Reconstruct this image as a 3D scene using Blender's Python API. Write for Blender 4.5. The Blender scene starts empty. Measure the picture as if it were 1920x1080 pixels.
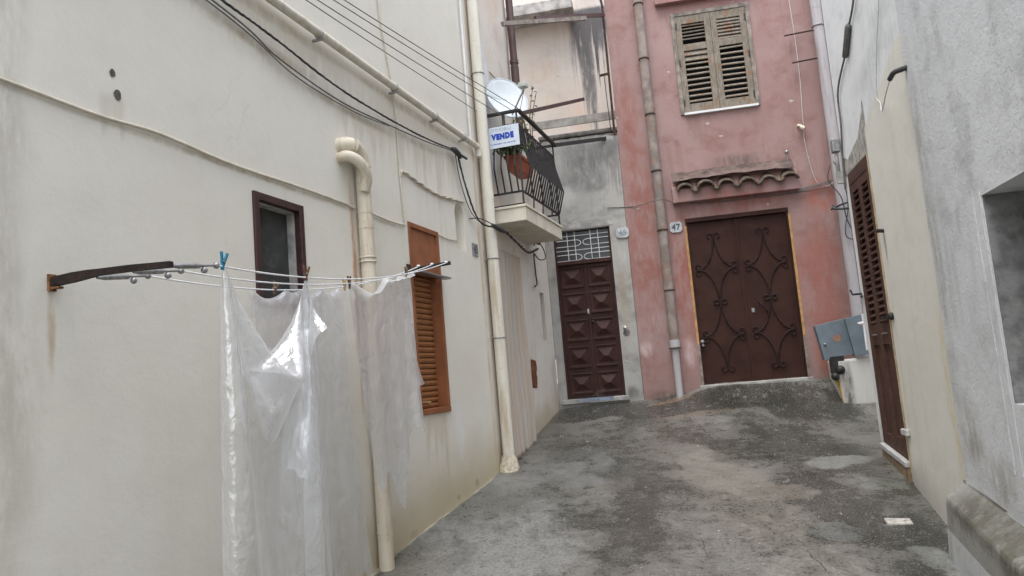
import bpy, math, random
import numpy as np
from mathutils import Vector, Matrix, noise as mnoise
random.seed(7)
S = bpy.context.scene
R_ = math.radians
# ---------------------------------------------------------------- camera
FPX, ROLL, PITCH = 1470.0, math.atan(.0835), R_(6.8)
EYE = Vector((0, 0, 1.6))
_F = Vector((0, math.cos(PITCH), math.sin(PITCH)))
_U = Vector((0, -math.sin(PITCH), math.cos(PITCH)))
_X = Vector((1, 0, 0))
cr, sr = math.cos(ROLL), math.sin(ROLL)
cx, cy, cz = _X*cr - _U*sr, _X*sr + _U*cr, -_F
cam = bpy.data.cameras.new('camera')
cam_o = bpy.data.objects.new('camera', cam)
S.collection.objects.link(cam_o)
cam_o.matrix_world = Matrix(((cx.x, cy.x, cz.x, EYE.x), (cx.y, cy.y, cz.y, EYE.y), (cx.z, cy.z, cz.z, EYE.z), (0, 0, 0, 1)))
cam.sensor_fit = 'HORIZONTAL'
cam.sensor_width = 36.0
cam.lens = 36.0*FPX/1920
cam.clip_start = .05
cam.clip_end = 500
S.camera = cam_o
# ---------------------------------------------------------------- sky, sun, exposure
SUN_EL, SUN_AZ = R_(72), R_(205)
w = bpy.data.worlds.new('World')
S.world = w
w.use_nodes = True
nt = w.node_tree
nt.nodes.clear()
sky = nt.nodes.new('ShaderNodeTexSky')
sky.sky_type = 'NISHITA'
sky.sun_disc = False
sky.sun_elevation = SUN_EL
sky.sun_rotation = SUN_AZ
sky.dust_density = 2.5
sky.air_density = 1.2
hsv = nt.nodes.new('ShaderNodeHueSaturation')
hsv.inputs['Saturation'].default_value = .36
bgn = nt.nodes.new('ShaderNodeBackground')
bgn.inputs[1].default_value = .15
wo = nt.nodes.new('ShaderNodeOutputWorld')
nt.links.new(sky.outputs[0], hsv.inputs['Color'])
nt.links.new(hsv.outputs[0], bgn.inputs[0])
nt.links.new(bgn.outputs[0], wo.inputs[0])
sl = bpy.data.lights.new('sun', 'SUN')
sl.energy = .5
sl.angle = R_(40)
sl.color = (1, .99, .98)
so = bpy.data.objects.new('sun', sl)
S.collection.objects.link(so)
_sd = Vector((math.sin(SUN_AZ)*math.cos(SUN_EL), math.cos(SUN_AZ)*math.cos(SUN_EL), math.sin(SUN_EL)))
so.rotation_euler = _sd.to_track_quat('Z', 'Y').to_euler()
so.location = (0, 0, 20)
S.view_settings.view_transform = 'Standard'
S.view_settings.look = 'None'
S.view_settings.gamma = 1
S.view_settings.exposure = 1.86
S.render.engine = 'CYCLES'
S.cycles.max_bounces = 10
S.cycles.diffuse_bounces = 6
S.cycles.transparent_max_bounces = 24

# ---------------------------------------------------------------- frames: u along a wall, o out of it, z up
class Fr:
    def __init__(s, p, d, n):
        s.p, s.d, s.n = Vector((p[0], p[1], 0)), Vector((d[0], d[1], 0)).normalized(), Vector((n[0], n[1], 0)).normalized()
    def __call__(s, u, o, z):
        return s.p + s.d*u + s.n*o + Vector((0, 0, z))
    def shift(s, u, o):
        q = s(u, o, 0)
        return Fr(q, s.d, s.n)
HL = R_(18.06)
FL = Fr((-3*math.cos(HL), 3*math.sin(HL)), (math.sin(HL), math.cos(HL)), (math.cos(HL), -math.sin(HL)))
FE = Fr((.54, 11.33), (.98585, -.16763), (-.16763, -.98585))
FR = Fr((3.43, 7.27), (.19081, .98163), (-.98163, .19081))

# ---------------------------------------------------------------- mesh builder
class MB:
    def __init__(s):
        s.v, s.f, s.sm = [], [], []
    def add(s, pts):
        i = len(s.v)
        s.v += [Vector(p) for p in pts]
        return i
    def face(s, idx, smooth=False):
        s.f.append(tuple(idx)); s.sm.append(smooth)
    def poly(s, pts, smooth=False):
        i = s.add(pts)
        s.face(range(i, i+len(pts)), smooth)
    def hexa(s, a):           # 8 points: bottom ring 0-3, top ring 4-7
        i = s.add(a)
        for q in ((0,3,2,1),(4,5,6,7),(0,1,5,4),(1,2,6,5),(2,3,7,6),(3,0,4,7)):
            s.face([i+k for k in q])
        return s
    def box(s, F, u0, u1, o0, o1, z0, z1):
        return s.hexa([F(u0,o0,z0),F(u1,o0,z0),F(u1,o1,z0),F(u0,o1,z0),F(u0,o0,z1),F(u1,o0,z1),F(u1,o1,z1),F(u0,o1,z1)])
    def bar(s, a, b, wd, th, up=Vector((0,0,1))):
        a, b = Vector(a), Vector(b)
        t = (b-a).normalized()
        x = t.cross(up)
        if x.length < 1e-4: x = t.cross(Vector((1,0,0)))
        x.normalize(); y = x.cross(t).normalized()
        x *= wd/2; y *= th/2
        return s.hexa([a-x-y,a+x-y,b+x-y,b-x-y,a-x+y,a+x+y,b+x+y,b-x+y])
    def tube(s, pts, r, n=10, cap=True, smooth=True):
        pts = [Vector(p) for p in pts]
        m = len(pts)
        rs = r if isinstance(r, (list, tuple)) else [r]*m
        t0 = (pts[1]-pts[0]).normalized()
        x = t0.cross(Vector((0,0,1)))
        if x.length < .05: x = t0.cross(Vector((1,0,0)))
        x.normalize()
        base = len(s.v)
        for k in range(m):
            t = (pts[min(k+1,m-1)]-pts[max(k-1,0)])
            if t.length < 1e-9: t = t0.copy()
            t.normalize()
            x = (x - t*x.dot(t))
            if x.length < 1e-6: x = t.orthogonal()
            x.normalize()
            y = t.cross(x)
            for j in range(n):
                a = 2*math.pi*j/n
                s.v.append(pts[k] + (x*math.cos(a)+y*math.sin(a))*rs[k])
        for k in range(m-1):
            for j in range(n):
                a, b = base+k*n+j, base+k*n+(j+1)%n
                s.face((a, b, b+n, a+n), smooth)
        if cap:
            s.poly([s.v[base+j].copy() for j in range(n)][::-1]); s.poly([s.v[base+(m-1)*n+j].copy() for j in range(n)])
        return s
    def grid(s, fn, nu, nv, smooth=True):
        base = len(s.v)
        for j in range(nv+1):
            for i in range(nu+1):
                s.v.append(Vector(fn(i/nu, j/nv)))
        for j in range(nv):
            for i in range(nu):
                a = base+j*(nu+1)+i
                s.face((a, a+1, a+nu+2, a+nu+1), smooth)
        return s
    def ball(s, c, r, n=8, sq=(1,1,1)):
        c = Vector(c)
        return s.grid(lambda a, b: c+Vector((math.cos(a*2*math.pi)*math.sin(b*math.pi)*r*sq[0], math.sin(a*2*math.pi)*math.sin(b*math.pi)*r*sq[1], math.cos(b*math.pi)*r*sq[2])), n*2, n)
    def build(s, name, m, parent=None, bevel=0, label=None, loc=None):
        me = bpy.data.meshes.new(name)
        if parent is not None: org = parent_loc(parent)
        elif loc is not None: org = Vector(loc)
        else:
            lo = Vector((min(p.x for p in s.v), min(p.y for p in s.v), min(p.z for p in s.v)))
            hi = Vector((max(p.x for p in s.v), max(p.y for p in s.v), 0))
            org = Vector(((lo.x+hi.x)/2, (lo.y+hi.y)/2, lo.z))
        me.from_pydata([p-org for p in s.v], [], s.f)
        me.polygons.foreach_set('use_smooth', s.sm)
        me.materials.append(m)
        me.update()
        o = bpy.data.objects.new(name, me)
        S.collection.objects.link(o)
        if parent is not None: o.parent = parent
        else: o.location = org
        if bevel:
            b = o.modifiers.new('bevel', 'BEVEL')
            b.width = bevel; b.segments = 2; b.limit_method = 'ANGLE'
        if label: o['label'] = label
        return o
def parent_loc(o):
    l = Vector(o.location)
    while o.parent is not None:
        o = o.parent; l += Vector(o.location)
    return l
def tag(o, label, cat, group=None, kind=None):
    o['label'] = label; o['category'] = cat
    if group: o['group'] = group
    if kind: o['kind'] = kind
    return o
def thing(name, loc, label, cat, group=None):
    o = bpy.data.objects.new(name, None)
    o.empty_display_size = .1
    S.collection.objects.link(o)
    o.location = loc
    return tag(o, label, cat, group)
def arc_pts(fn, n):
    return [fn(i/n) for i in range(n+1)]
def bez(pts, n=24):           # Catmull-Rom through points
    P = [Vector(p) for p in pts]
    P = [P[0]*2-P[1]]+P+[P[-1]*2-P[-2]]
    out = []
    seg = max(2, n//(len(P)-3))
    for i in range(1, len(P)-2):
        for k in range(seg):
            t = k/seg
            out.append(.5*((2*P[i])+(P[i+1]-P[i-1])*t+(2*P[i-1]-5*P[i]+4*P[i+1]-P[i+2])*t*t+(3*P[i]-P[i-1]-3*P[i+1]+P[i+2])*t**3))
    out.append(P[-2])
    return out
def text_mesh(txt, size, F, u, o, z, bold=0, ext=.0015, mirror=1, rot=0, sx=1, align='CENTER', spc=1.0):
    c = bpy.data.curves.new('lettering', 'FONT')
    c.body = txt; c.size = size; c.align_x = align; c.align_y = 'CENTER'; c.extrude = ext; c.offset = bold; c.space_character = spc; c.resolution_u = 3
    ob = bpy.data.objects.new('lettering', c)
    S.collection.objects.link(ob)
    dg = bpy.context.evaluated_depsgraph_get()
    me = bpy.data.meshes.new_from_object(ob.evaluated_get(dg))
    b = MB()
    ca, sa = math.cos(rot), math.sin(rot)
    b.v = [F(u+mirror*sx*(q.co.x*ca-q.co.y*sa), o+q.co.z, z+q.co.x*sa+q.co.y*ca) for q in me.vertices]
    for p in me.polygons: b.face(tuple(p.vertices))
    bpy.data.objects.remove(ob); bpy.data.curves.remove(c); bpy.data.meshes.remove(me)
    return b

# ---------------------------------------------------------------- materials
class MT:
    def __init__(s, name):
        s.m = bpy.data.materials.new(name)
        s.m.use_nodes = True
        s.t = s.m.node_tree
        s.t.nodes.clear()
        s.out = s.t.nodes.new('ShaderNodeOutputMaterial')
        s._pos = None
    def N(s, typ, ins=(), out=0, **props):
        n = s.t.nodes.new(typ)
        for k, v in props.items(): setattr(n, k, v)
        for k, v in (ins.items() if isinstance(ins, dict) else enumerate(ins)):
            if v is None: continue
            if isinstance(v, bpy.types.NodeSocket): s.t.links.new(v, n.inputs[k])
            else:
                if isinstance(v, (tuple, list)) and len(v) == 3 and n.inputs[k].type == 'RGBA': v = (*v, 1)
                n.inputs[k].default_value = v
        return n.outputs[out]
    @property
    def pos(s):
        if s._pos is None: s._pos = s.N('ShaderNodeNewGeometry', out='Position')
        return s._pos
    def math(s, op, a, b=None, c=None): return s.N('ShaderNodeMath', [a, b, c], operation=op)
    def vm(s, op, a, b=None, out=0): return s.N('ShaderNodeVectorMath', [a, b], operation=op, out=out)
    def coords(s, F):                 # (u, z, o) of a wall in metres
        q = s.vm('SUBTRACT', s.pos, tuple(F.p))
        u = s.vm('DOT_PRODUCT', q, tuple(F.d), out='Value')
        o = s.vm('DOT_PRODUCT', q, tuple(F.n), out='Value')
        z = s.N('ShaderNodeSeparateXYZ', [s.pos], out=2)
        return s.N('ShaderNodeCombineXYZ', [u, z, o])
    def noise(s, vec, scale, detail=5, rough=.55, dist=0, stretch=None, off=0):
        if stretch or off:
            vec = s.vm('MULTIPLY', vec, stretch or (1, 1, 1))
            if off: vec = s.vm('ADD', vec, (off, off*1.7, off*.6))
        return s.N('ShaderNodeTexNoise', {'Vector': vec, 'Scale': scale, 'Detail': detail, 'Roughness': rough, 'Distortion': dist}, out='Fac')
    def noisev(s, vec, scale, amt, detail=3):
        n = s.N('ShaderNodeTexNoise', {'Vector': vec, 'Scale': scale, 'Detail': detail}, out='Color')
        d = s.vm('SUBTRACT', n, (.5, .5, .5))
        d = s.vm('MULTIPLY', d, (amt, amt, amt))
        return s.vm('ADD', vec, d)
    def ss(s, v, a, b, lo=0., hi=1.): return s.N('ShaderNodeMapRange', {0: v, 1: a, 2: b, 3: lo, 4: hi}, interpolation_type='SMOOTHSTEP')
    def mix(s, f, a, b, mode='MIX'):
        return s.N('ShaderNodeMix', {0: f, 6: a, 7: b}, out=2, data_type='RGBA', blend_type=mode)
    def blob(s, vec, c, r, soft=.5):  # soft elliptical mask in vec space
        q = s.vm('SUBTRACT', vec, (c[0], c[1], 0))
        q = s.vm('MULTIPLY', q, (1/r[0], 1/r[1], 0))
        l = s.vm('LENGTH', q, out='Value')
        return s.ss(l, 1.0, 1-soft)
    def mul(s, a, b): return s.math('MULTIPLY', a, b)
    def mx(s, a, b): return s.math('MAXIMUM', a, b)
    def bump(s, h, strength=.3, dist=.01, nrm=None):
        return s.N('ShaderNodeBump', {'Strength': strength, 'Distance': dist, 'Height': h, 'Normal': nrm})
    def surf(s, col, rough=.8, normal=None, metal=0., spec=.3):
        b = s.t.nodes.new('ShaderNodeBsdfPrincipled')
        for k, v in (('Base Color', col), ('Roughness', rough), ('Normal', normal), ('Metallic', metal), ('Specular IOR Level', spec)):
            if v is None: continue
            if isinstance(v, bpy.types.NodeSocket): s.t.links.new(v, b.inputs[k])
            else: b.inputs[k].default_value = (*v, 1) if isinstance(v, tuple) else v
        s.t.links.new(b.outputs[0], s.out.inputs[0])
        s.b = b
        return s.m
def simple(name, col, rough=.6, var=.25, scale=9., metal=0., bump=.1, spec=.3, col2=None, amt=.5, bscale=60.):
    t = MT(name)
    n = t.noise(t.pos, scale, 5, .6)
    c = t.mix(t.ss(n, .3, .7), tuple(x*(1-var) for x in col), tuple(min(1, x*(1+var)) for x in col))
    if col2: c = t.mix(t.mul(t.ss(t.noise(t.pos, scale*.7, 6, .65, off=3.3), .52, .68), amt), c, col2)
    return t.surf(c, rough, t.bump(t.noise(t.pos, bscale, 4, .6), bump, .004) if bump else None, metal, spec)

def grimy(name, col, rough, grime, spec=.3):
    t = MT(name)
    v = t.noise(t.pos, 1., 6, .65, stretch=(14., 14., 1.1))
    c = t.mix(t.ss(v, .48, .70), col, grime)
    sp = t.noise(t.pos, 35., 5, .7)
    c = t.mix(t.mul(t.ss(sp, .58, .70), .5), c, tuple(x*.55 for x in grime))
    c = t.mix(t.ss(t.noise(t.pos, 2.2, 4, .6), .3, .7, 0., .3), c, tuple(min(1, x*1.12) for x in col))
    return t.surf(c, rough, t.bump(t.noise(t.pos, 12., 4, .6), .12, .01), spec=spec)
def plaster(name, F, base, dark, warm, grain=.25, gscale=90., streak=.35, blobs=(), patch=.5, zdirt=None, coarse=0., mottle=.5, drips=(), cscale=70., cracks=.5, chips=0.):
    """wall render: large mottling, vertical rain streaks, local stains and painted shade (u,z,ru,rz,colour,amount), trowel grain"""
    t = MT(name)
    W = t.coords(F)
    Wd = t.noisev(W, 2.2, .35)
    Wf = t.noisev(W, 5., .05)
    big = t.noise(W, .55, 6, .62, off=1.3)
    mid = t.noise(Wd, 2.6, 6, .65)
    c = t.mix(t.ss(big, .32, .68), base, warm)
    c = t.mix(t.mul(t.ss(mid, .45, .75), mottle), c, dark)
    st = t.noise(W, 1.0, 6, .6, stretch=(7., .45, 1), off=5.1)
    st2 = t.noise(W, 1.0, 3, .5, off=9.2)
    c = t.mix(t.mul(t.mul(t.ss(st, .5, .72), t.ss(st2, .4, .65)), streak), c, dark)
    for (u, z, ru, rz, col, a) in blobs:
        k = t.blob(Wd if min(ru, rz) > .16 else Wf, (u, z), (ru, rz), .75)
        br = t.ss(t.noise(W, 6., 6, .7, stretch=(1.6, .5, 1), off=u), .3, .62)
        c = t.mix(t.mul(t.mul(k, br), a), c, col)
    for (u, z, ru, ln, col, a) in drips:      # stain running down from (u, z): ragged lower end, hard-ish top
        uu = t.N('ShaderNodeSeparateXYZ', [Wf], out=0); zz = t.N('ShaderNodeSeparateXYZ', [Wf], out=1)
        d = t.math('SUBTRACT', z, zz)
        run = t.noise(W, 1., 5, .65, stretch=(13., .25, 1), off=u+3.)
        side = t.ss(t.math('ABSOLUTE', t.math('SUBTRACT', uu, u)), ru, ru*.55)
        rl = t.math('SUBTRACT', t.math('MULTIPLY_ADD', run, 2.6, -.55), t.math('DIVIDE', d, ln))
        k = t.mul(t.mul(side, t.ss(d, -.02, .05)), t.ss(rl, -.05, .3))
        br = t.ss(t.noise(W, 9., 6, .7, stretch=(2.2, .5, 1), off=u), .25, .55, .45, 1.)
        c = t.mix(t.mul(t.mul(k, br), a), c, col)
    if zdirt:
        zz = t.N('ShaderNodeSeparateXYZ', [Wd], out=1)
        uu = t.N('ShaderNodeSeparateXYZ', [W], out=0)
        g = t.math('SUBTRACT', zz, t.math('ADD', t.mul(uu, zdirt[1]), zdirt[0]))   # height above the sloping ground
        c = t.mix(t.mul(t.ss(g, zdirt[2], 0.), zdirt[4]), c, zdirt[3])
    if chips:
        cv = t.N('ShaderNodeTexVoronoi', {'Vector': t.noisev(t.vm('MULTIPLY', W, (.7, 1.3, 1)), 14., .05), 'Scale': 3.6}, out=0)
        c = t.mix(t.mul(t.mul(t.ss(cv, .085, .06), t.ss(t.noise(W, 1.7, 4, .6, off=13.), .46, .56)), chips), c, (.46, .42, .40))
    if cracks:
        vd = t.N('ShaderNodeTexVoronoi', {'Vector': t.noisev(W, 3.5, .22, 5), 'Scale': .9}, out=0, feature='DISTANCE_TO_EDGE')
        ck = t.mul(t.ss(vd, .006, .001), t.ss(t.noise(W, 1.1, 4, .6, off=17.), .54, .64))
        c = t.mix(t.mul(ck, cracks), c, tuple(x*.45 for x in dark))
    fine = t.noise(W, gscale, 5, .65)
    c = t.mix(t.mul(t.ss(fine, .5, .75), .18), c, dark)
    h = t.math('ADD', t.mul(fine, .5), t.mul(t.noise(W, gscale*.25, 4, .6), .9))
    if coarse:
        vor = t.noise(W, cscale*.3, 5, .7, off=6.)
        pit = t.ss(t.noise(t.noisev(W, 9., .05), cscale, 5, .72, stretch=(1., .75, 1)), .30, .44)
        h = t.math('ADD', h, t.mul(pit, coarse))
        h = t.math('ADD', h, t.mul(vor, coarse*.5))
        c = t.mix(t.mul(t.mul(t.ss(pit, .6, .0), t.ss(mid, .35, .65, .15, .9)), min(.7, coarse*.8)), c, tuple(x*.6 for x in dark))
    n1 = t.bump(h, grain, .008)
    n2 = t.bump(t.noise(W, 2.2, 4, .55), .18, .05, n1)
    return t.surf(c, .88, n2, spec=.2)

CREAM = (.67, .64, .565)
DIRT = (.43, .36, .235)
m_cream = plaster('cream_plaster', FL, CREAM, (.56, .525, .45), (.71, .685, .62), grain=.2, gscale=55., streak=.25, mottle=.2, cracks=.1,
    zdirt=(-.42, .128, .75, DIRT, .85),
    blobs=[(2.63, 2.0, .03, .26, (.42, .30, .18), .7), (5.335, 2.35, .05, 1.3, (.45, .24, .13), .95), (8.17, 2.5, .07, 4., (.46, .33, .22), .7),
           (2.35, 2.6, .28, 3., (.36, .33, .27), .5), (4.3, 3.95, .9, .06, (.36, .30, .22), .8), (5.4, 3.85, 1.0, .055, (.36, .30, .22), .8), (6.6, 3.93, .8, .05, (.38, .32, .24), .7), (4.2, 4.20, 1.6, .06, (.38, .32, .24), .75), (6.6, 4.20, 1.7, .055, (.38, .32, .24), .75), (4.1, 3.035, 1.9, .028, (.40, .34, .25), .7), (7.1, 3.50, .7, .03, (.42, .36, .27), .6), (5.9, 3.03, .4, .03, (.40, .34, .25), .6), (5.0, 4.02, 1.9, .28, (.50, .46, .37), .45), (4.3, 5.3, 1.5, .5, (.5, .46, .38), .3),  # thin brown bands: stains and soft shadow painted under the cables and level pipe
           (7.2, 1.15, .15, .4, (.72, .72, .72), .8), (6.85, 1.0, .03, .55, (.35, .28, .2), .5), (7.55, .62, .09, .06, (.04, .04, .03), 1.), (7.05, .56, .08, .035, (.06, .05, .04), 1.), (6.05, .42, .10, .05, (.08, .07, .05), 1.), (6.8, 3.7, .05, .5, (.45, .38, .28), .5), (7.1, 3.3, .05, .8, (.5, .42, .3), .5)],
    drips=[(5.6, 3.9, .5, .35, (.52, .47, .38), .5), (6.8, 4.2, 1.1, .7, (.53, .48, .38), .5), (4.2, 4.25, 1.4, .4, (.52, .47, .38), .45), (3.0, 3.2, .1, .25, (.5, .46, .38), .5), (6.65, 1.36, .3, .5, (.5, .42, .31), .55)])
m_peach = plaster('pale_peach_plaster', FL, (.62, .55, .475), (.46, .40, .33), (.66, .62, .56), streak=.4, zdirt=(-.42, .135, .5, (.36, .29, .18), .7),
    blobs=[(9.3, 6.8, .5, 1., (.60, .45, .36), .7), (10.9, 1.6, .3, .5, (.35, .28, .18), .6)])
m_whiteup = simple('bluish_white_wash', (.62, .64, .66), .9, .12, 3.)
m_pink = plaster('pink_limewash', FE, (.300, .188, .172), (.225, .115, .098), (.345, .240, .225), cracks=.2, chips=.8, grain=.35, gscale=70., streak=.5, mottle=.75,
    zdirt=(1.2, .0, .45, (.20, .14, .12), .45),
    blobs=[(1.42, 3.6, .34, 2.4, (.29, .115, .09), .8), (1.9, 2.8, .2, 1.6, (.28, .10, .075), .8), (3.75, 2.6, .4, 1.5, (.28, .105, .08), .8), (1.35, 5.4, .22, 1.0, (.27, .11, .085), .7), (1.55, 2.2, .5, .7, (.38, .29, .275), .6), (2.3, 4.9, .08, .55, (.30, .22, .19), .55), (3.7, 2.7, .35, 1.2, (.33, .15, .12), .55),
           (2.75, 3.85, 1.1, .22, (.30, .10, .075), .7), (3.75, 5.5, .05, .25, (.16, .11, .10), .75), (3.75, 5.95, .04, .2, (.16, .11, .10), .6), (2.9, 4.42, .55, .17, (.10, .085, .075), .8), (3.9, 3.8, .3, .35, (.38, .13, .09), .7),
           (3.7, 1.6, .25, .35, (.36, .14, .10), .8), (3.95, 1.4, .25, .2, (.05, .05, .045), .9), (1.5, 1.2, .35, .12, (.06, .055, .05), .9), (1.3, 1.9, .12, .15, (.62, .52, .5), .7), (1.9, 1.8, .12, .3, (.55, .43, .42), .7), (2.6, 6.9, .9, .1, (.3, .11, .09), .7)],
    drips=[(2.3, 5.2, .12, .5, (.25, .16, .14), .7), (3.0, 5.2, .25, .35, (.30, .19, .17), .5), (2.6, 6.88, .75, .3, (.27, .13, .11), .5), (2.75, 4.3, .9, .35, (.27, .11, .09), .4)])
m_grey = plaster('grey_cement_render', FE, (.33, .325, .31), (.17, .17, .16), (.40, .385, .355), grain=.5, gscale=45., streak=.5, mottle=.85, coarse=.3,
    blobs=[(.7, 4.5, .5, .35, (.17, .17, .165), .8), (1.05, 2.7, .12, .8, (.33, .27, .20), .7), (.3, 4.2, .3, .25, (.55, .54, .52), .6), (1.05, 1.3, .15, .15, (.10, .10, .09), .8), (1.1, 3.3, .1, .2, (.5, .5, .48), .7)],
    drips=[(.75, 5.0, .5, .45, (.11, .11, .11), .5), (1.1, 5.0, .12, 1.0, (.14, .13, .12), .5)])
m_white_old = plaster('old_white_plaster', FR, (.64, .65, .65), (.42, .43, .43), (.70, .71, .70), grain=.3, gscale=40., streak=.6, mottle=.6,
    zdirt=(.45, .13, .5, (.3, .27, .22), .6), blobs=[(-.7, 4.1, .9, .2, (.40, .41, .41), .6)])
m_cream_r = plaster('smooth_cream_render', FR, (.62, .60, .535), (.50, .475, .40), (.65, .635, .575), grain=.15, gscale=60., streak=.4, mottle=.35,
    zdirt=(.45, .2, .35, (.28, .26, .23), .6),
    blobs=[(-1.5, 1.2, .16, 1., (.52, .44, .24), .6), (-.35, 2.5, .045, .22, (.12, .12, .12), .8), (-.3, 1.2, .08, .5, (.5, .42, .25), .4), (-1.0, 3.0, .1, .8, (.55, .52, .46), .4)])  # narrow dark streak below the iron stub is its painted shadow
m_stucco = plaster('rough_grey_stucco', FR, (.53, .54, .545), (.37, .375, .375), (.59, .60, .605), grain=.7, gscale=50., streak=.55, mottle=.8, coarse=.6, cscale=44., cracks=.25,
    blobs=[(-1.75, 2.6, .14, 1.6, (.30, .29, .26), .7), (-1.9, 1.0, .28, .35, (.27, .25, .21), .8), (-2.3, .75, .3, .25, (.28, .26, .22), .7), (-2.55, 2.9, .2, .25, (.36, .37, .37), .5)])
m_ledge = plaster('mossy_plinth_cement', FR, (.185, .18, .16), (.085, .08, .068), (.27, .265, .245), grain=.7, gscale=50., streak=.3, mottle=.8, coarse=.6, cscale=50.,
    blobs=[(-2.2, .50, .75, .17, (.10, .095, .075), 1.), (-2.8, .42, .8, .17, (.10, .095, .075), 1.), (-3.5, .34, .9, .17, (.10, .095, .075), 1.), (-2.0, .5, .5, .12, (.09, .085, .07), .9)])
m_stuccob = plaster('plinth_plaster', FR, (.36, .365, .36), (.21, .21, .20), (.43, .435, .43), grain=.5, gscale=50., streak=.7, mottle=.6, coarse=.3, cscale=44.)
m_cement = simple('patched_cement', (.33, .31, .28), .95, .35, 14., bump=.7, bscale=45., col2=(.17, .16, .14))
m_stained = plaster('stained_cream_plaster', FE, (.56, .50, .44), (.36, .33, .31), (.62, .58, .53), grain=.4, gscale=60., streak=.4, mottle=.35,
    drips=[(.78, 8.25, .34, 1.55, (.10, .10, .105), 1.), (.95, 8.3, .55, 1.1, (.13, .13, .135), 1.), (.75, 7.6, .16, 2.0, (.13, .13, .13), .9), (1.25, 7.9, .14, 1.0, (.15, .15, .15), .9)],
    blobs=[(1.15, 8.35, .28, .16, (.72, .72, .72), .9), (-.1, 7.2, .4, .3, (.52, .40, .28), .6), (.0, 6.6, .3, .2, (.52, .42, .3), .5), (.5, 6.2, .25, .5, (.66, .47, .37), .6)])
m_brownwall = simple('bare_brown_render', (.17, .115, .10), .95, .2, 6., bump=.4)
m_dcement = simple('dark_mossy_concrete', (.16, .155, .145), .95, .4, 9., bump=.8, bscale=40., col2=(.36, .35, .33))
m_conc = simple('weathered_concrete', (.36, .35, .33), .92, .3, 7., bump=.5, bscale=50., col2=(.2, .19, .18))
m_slab = simple('cream_slab_paint', (.62, .58, .48), .85, .1, 4., bump=.3, col2=(.45, .38, .26))
m_iron = simple('black_iron', (.018, .017, .017), .55, .4, 30., spec=.4, col2=(.06, .03, .02), amt=.4)
m_rust = simple('rusty_iron', (.035, .018, .014), .75, .5, 25., col2=(.13, .05, .02), amt=.6, bump=.4)
m_rustl = simple('orange_rust', (.17, .08, .035), .9, .6, 40., bump=.4)
m_galv = simple('galvanised_steel', (.30, .30, .30), .45, .25, 40., metal=.7)
m_cpipe = grimy('cream_pvc_pipe', (.60, .545, .44), .5, (.44, .34, .23))
m_cpipe2 = grimy('painted_cream_pipe', (.63, .60, .52), .6, (.46, .38, .27))
m_wpipe = grimy('pale_grey_pvc_pipe', (.40, .38, .385), .55, (.28, .235, .225))
m_bpipe = simple('brown_enamel_pipe', (.075, .038, .035), .4, .25, 8., spec=.45)
m_clay = simple('weathered_clay_pipe', (.24, .20, .175), .9, .25, 7., bump=.4, col2=(.26, .135, .085), amt=.8)
m_tile = simple('mossy_roof_tile', (.11, .085, .062), .95, .5, 13., bump=.7, col2=(.032, .031, .026), amt=.9)
m_cable = simple('black_cable', (.045, .045, .047), .6, .3, 40.)
m_cableg = simple('grey_cable', (.14, .135, .13), .7, .3, 30.)
m_cablec = simple('painted_cable', (.56, .51, .42), .8, .15, 12.)
m_cablew = simple('white_wire', (.55, .55, .53), .6, .15, 20.)
m_rope = simple('white_plastic_rope', (.72, .72, .73), .5, .15, 90., bump=.4)
m_frame = simple('dark_brown_frame', (.040, .017, .016), .45, .3, 18., spec=.45)
m_mesh = simple('dark_insect_mesh', (.045, .046, .044), .7, .25, 5., bump=.2, bscale=150., col2=(.09, .09, .085), amt=.6)
m_terra = simple('orange_brown_lacquer', (.25, .095, .042), .5, .15, 6., bump=.08, col2=(.19, .07, .033))
m_terra2 = simple('orange_brown_slat', (.27, .115, .045), .5, .12, 8., bump=.08)
m_brown = simple('brown_shutter_paint', (.075, .036, .026), .6, .25, 11., bump=.2, col2=(.045, .022, .017))
m_steeldoor = simple('brown_painted_steel', (.042, .018, .013), .6, .2, 3.5, bump=.15, bscale=30., col2=(.030, .014, .011), amt=.6, spec=.15)
m_scroll = simple('brown_wrought_iron', (.021, .0105, .008), .55, .3, 25., spec=.25)
m_dark = simple('dark_interior', (.012, .011, .010), .9, .2)
m_wstrip = simple('bare_pine_strip', (.42, .24, .10), .8, .25, 12.)
m_white = simple('white_paint', (.66, .66, .65), .6, .08, 6.)
m_marble = simple('white_marble', (.40, .40, .385), .5, .12, 8.)
m_plate = simple('pale_stone_plaque', (.42, .44, .45), .6, .25, 14.)
m_ink = simple('faded_black_ink', (.07, .075, .09), .7, .3, 40.)
m_ink2 = simple('worn_grey_ink', (.25, .27, .29), .8, .3, 40.)
m_blue = simple('blue_ink', (.02, .06, .40), .5, .1)
m_sign = simple('white_sign_board', (.62, .68, .76), .45, .05, 6.)
m_pot = simple('terracotta_plastic', (.30, .085, .045), .6, .15, 8.)
m_soil = simple('potting_soil', (.035, .025, .018), 1., .4, 40., bump=.6)
m_dish = simple('pale_dish_enamel', (.60, .64, .66), .35, .07, 5., spec=.4, col2=(.48, .52, .53), amt=.5)
m_meter = simple('grey_meter_enamel', (.15, .185, .21), .5, .12, 6., bump=.08, col2=(.12, .145, .165))
m_orange = simple('orange_sticker', (.32, .17, .11), .7, .2, 40.)
m_yellow = simple('yellow_gas_paint', (.45, .25, .02), .5, .2, 20.)
m_teal = simple('teal_plastic', (.01, .17, .27), .4, .15)
m_pegw = simple('brown_wood_peg', (.12, .065, .04), .8, .3, 30.)
m_pegl = simple('tan_wood_peg', (.42, .28, .14), .8, .2, 30.)
m_oldwood = simple('grey_weathered_wood', (.23, .20, .17), .9, .35, 10., bump=.6, bscale=40.)
m_plank = simple('grey_plank', (.27, .26, .24), .9, .25, 8., bump=.5)

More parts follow.
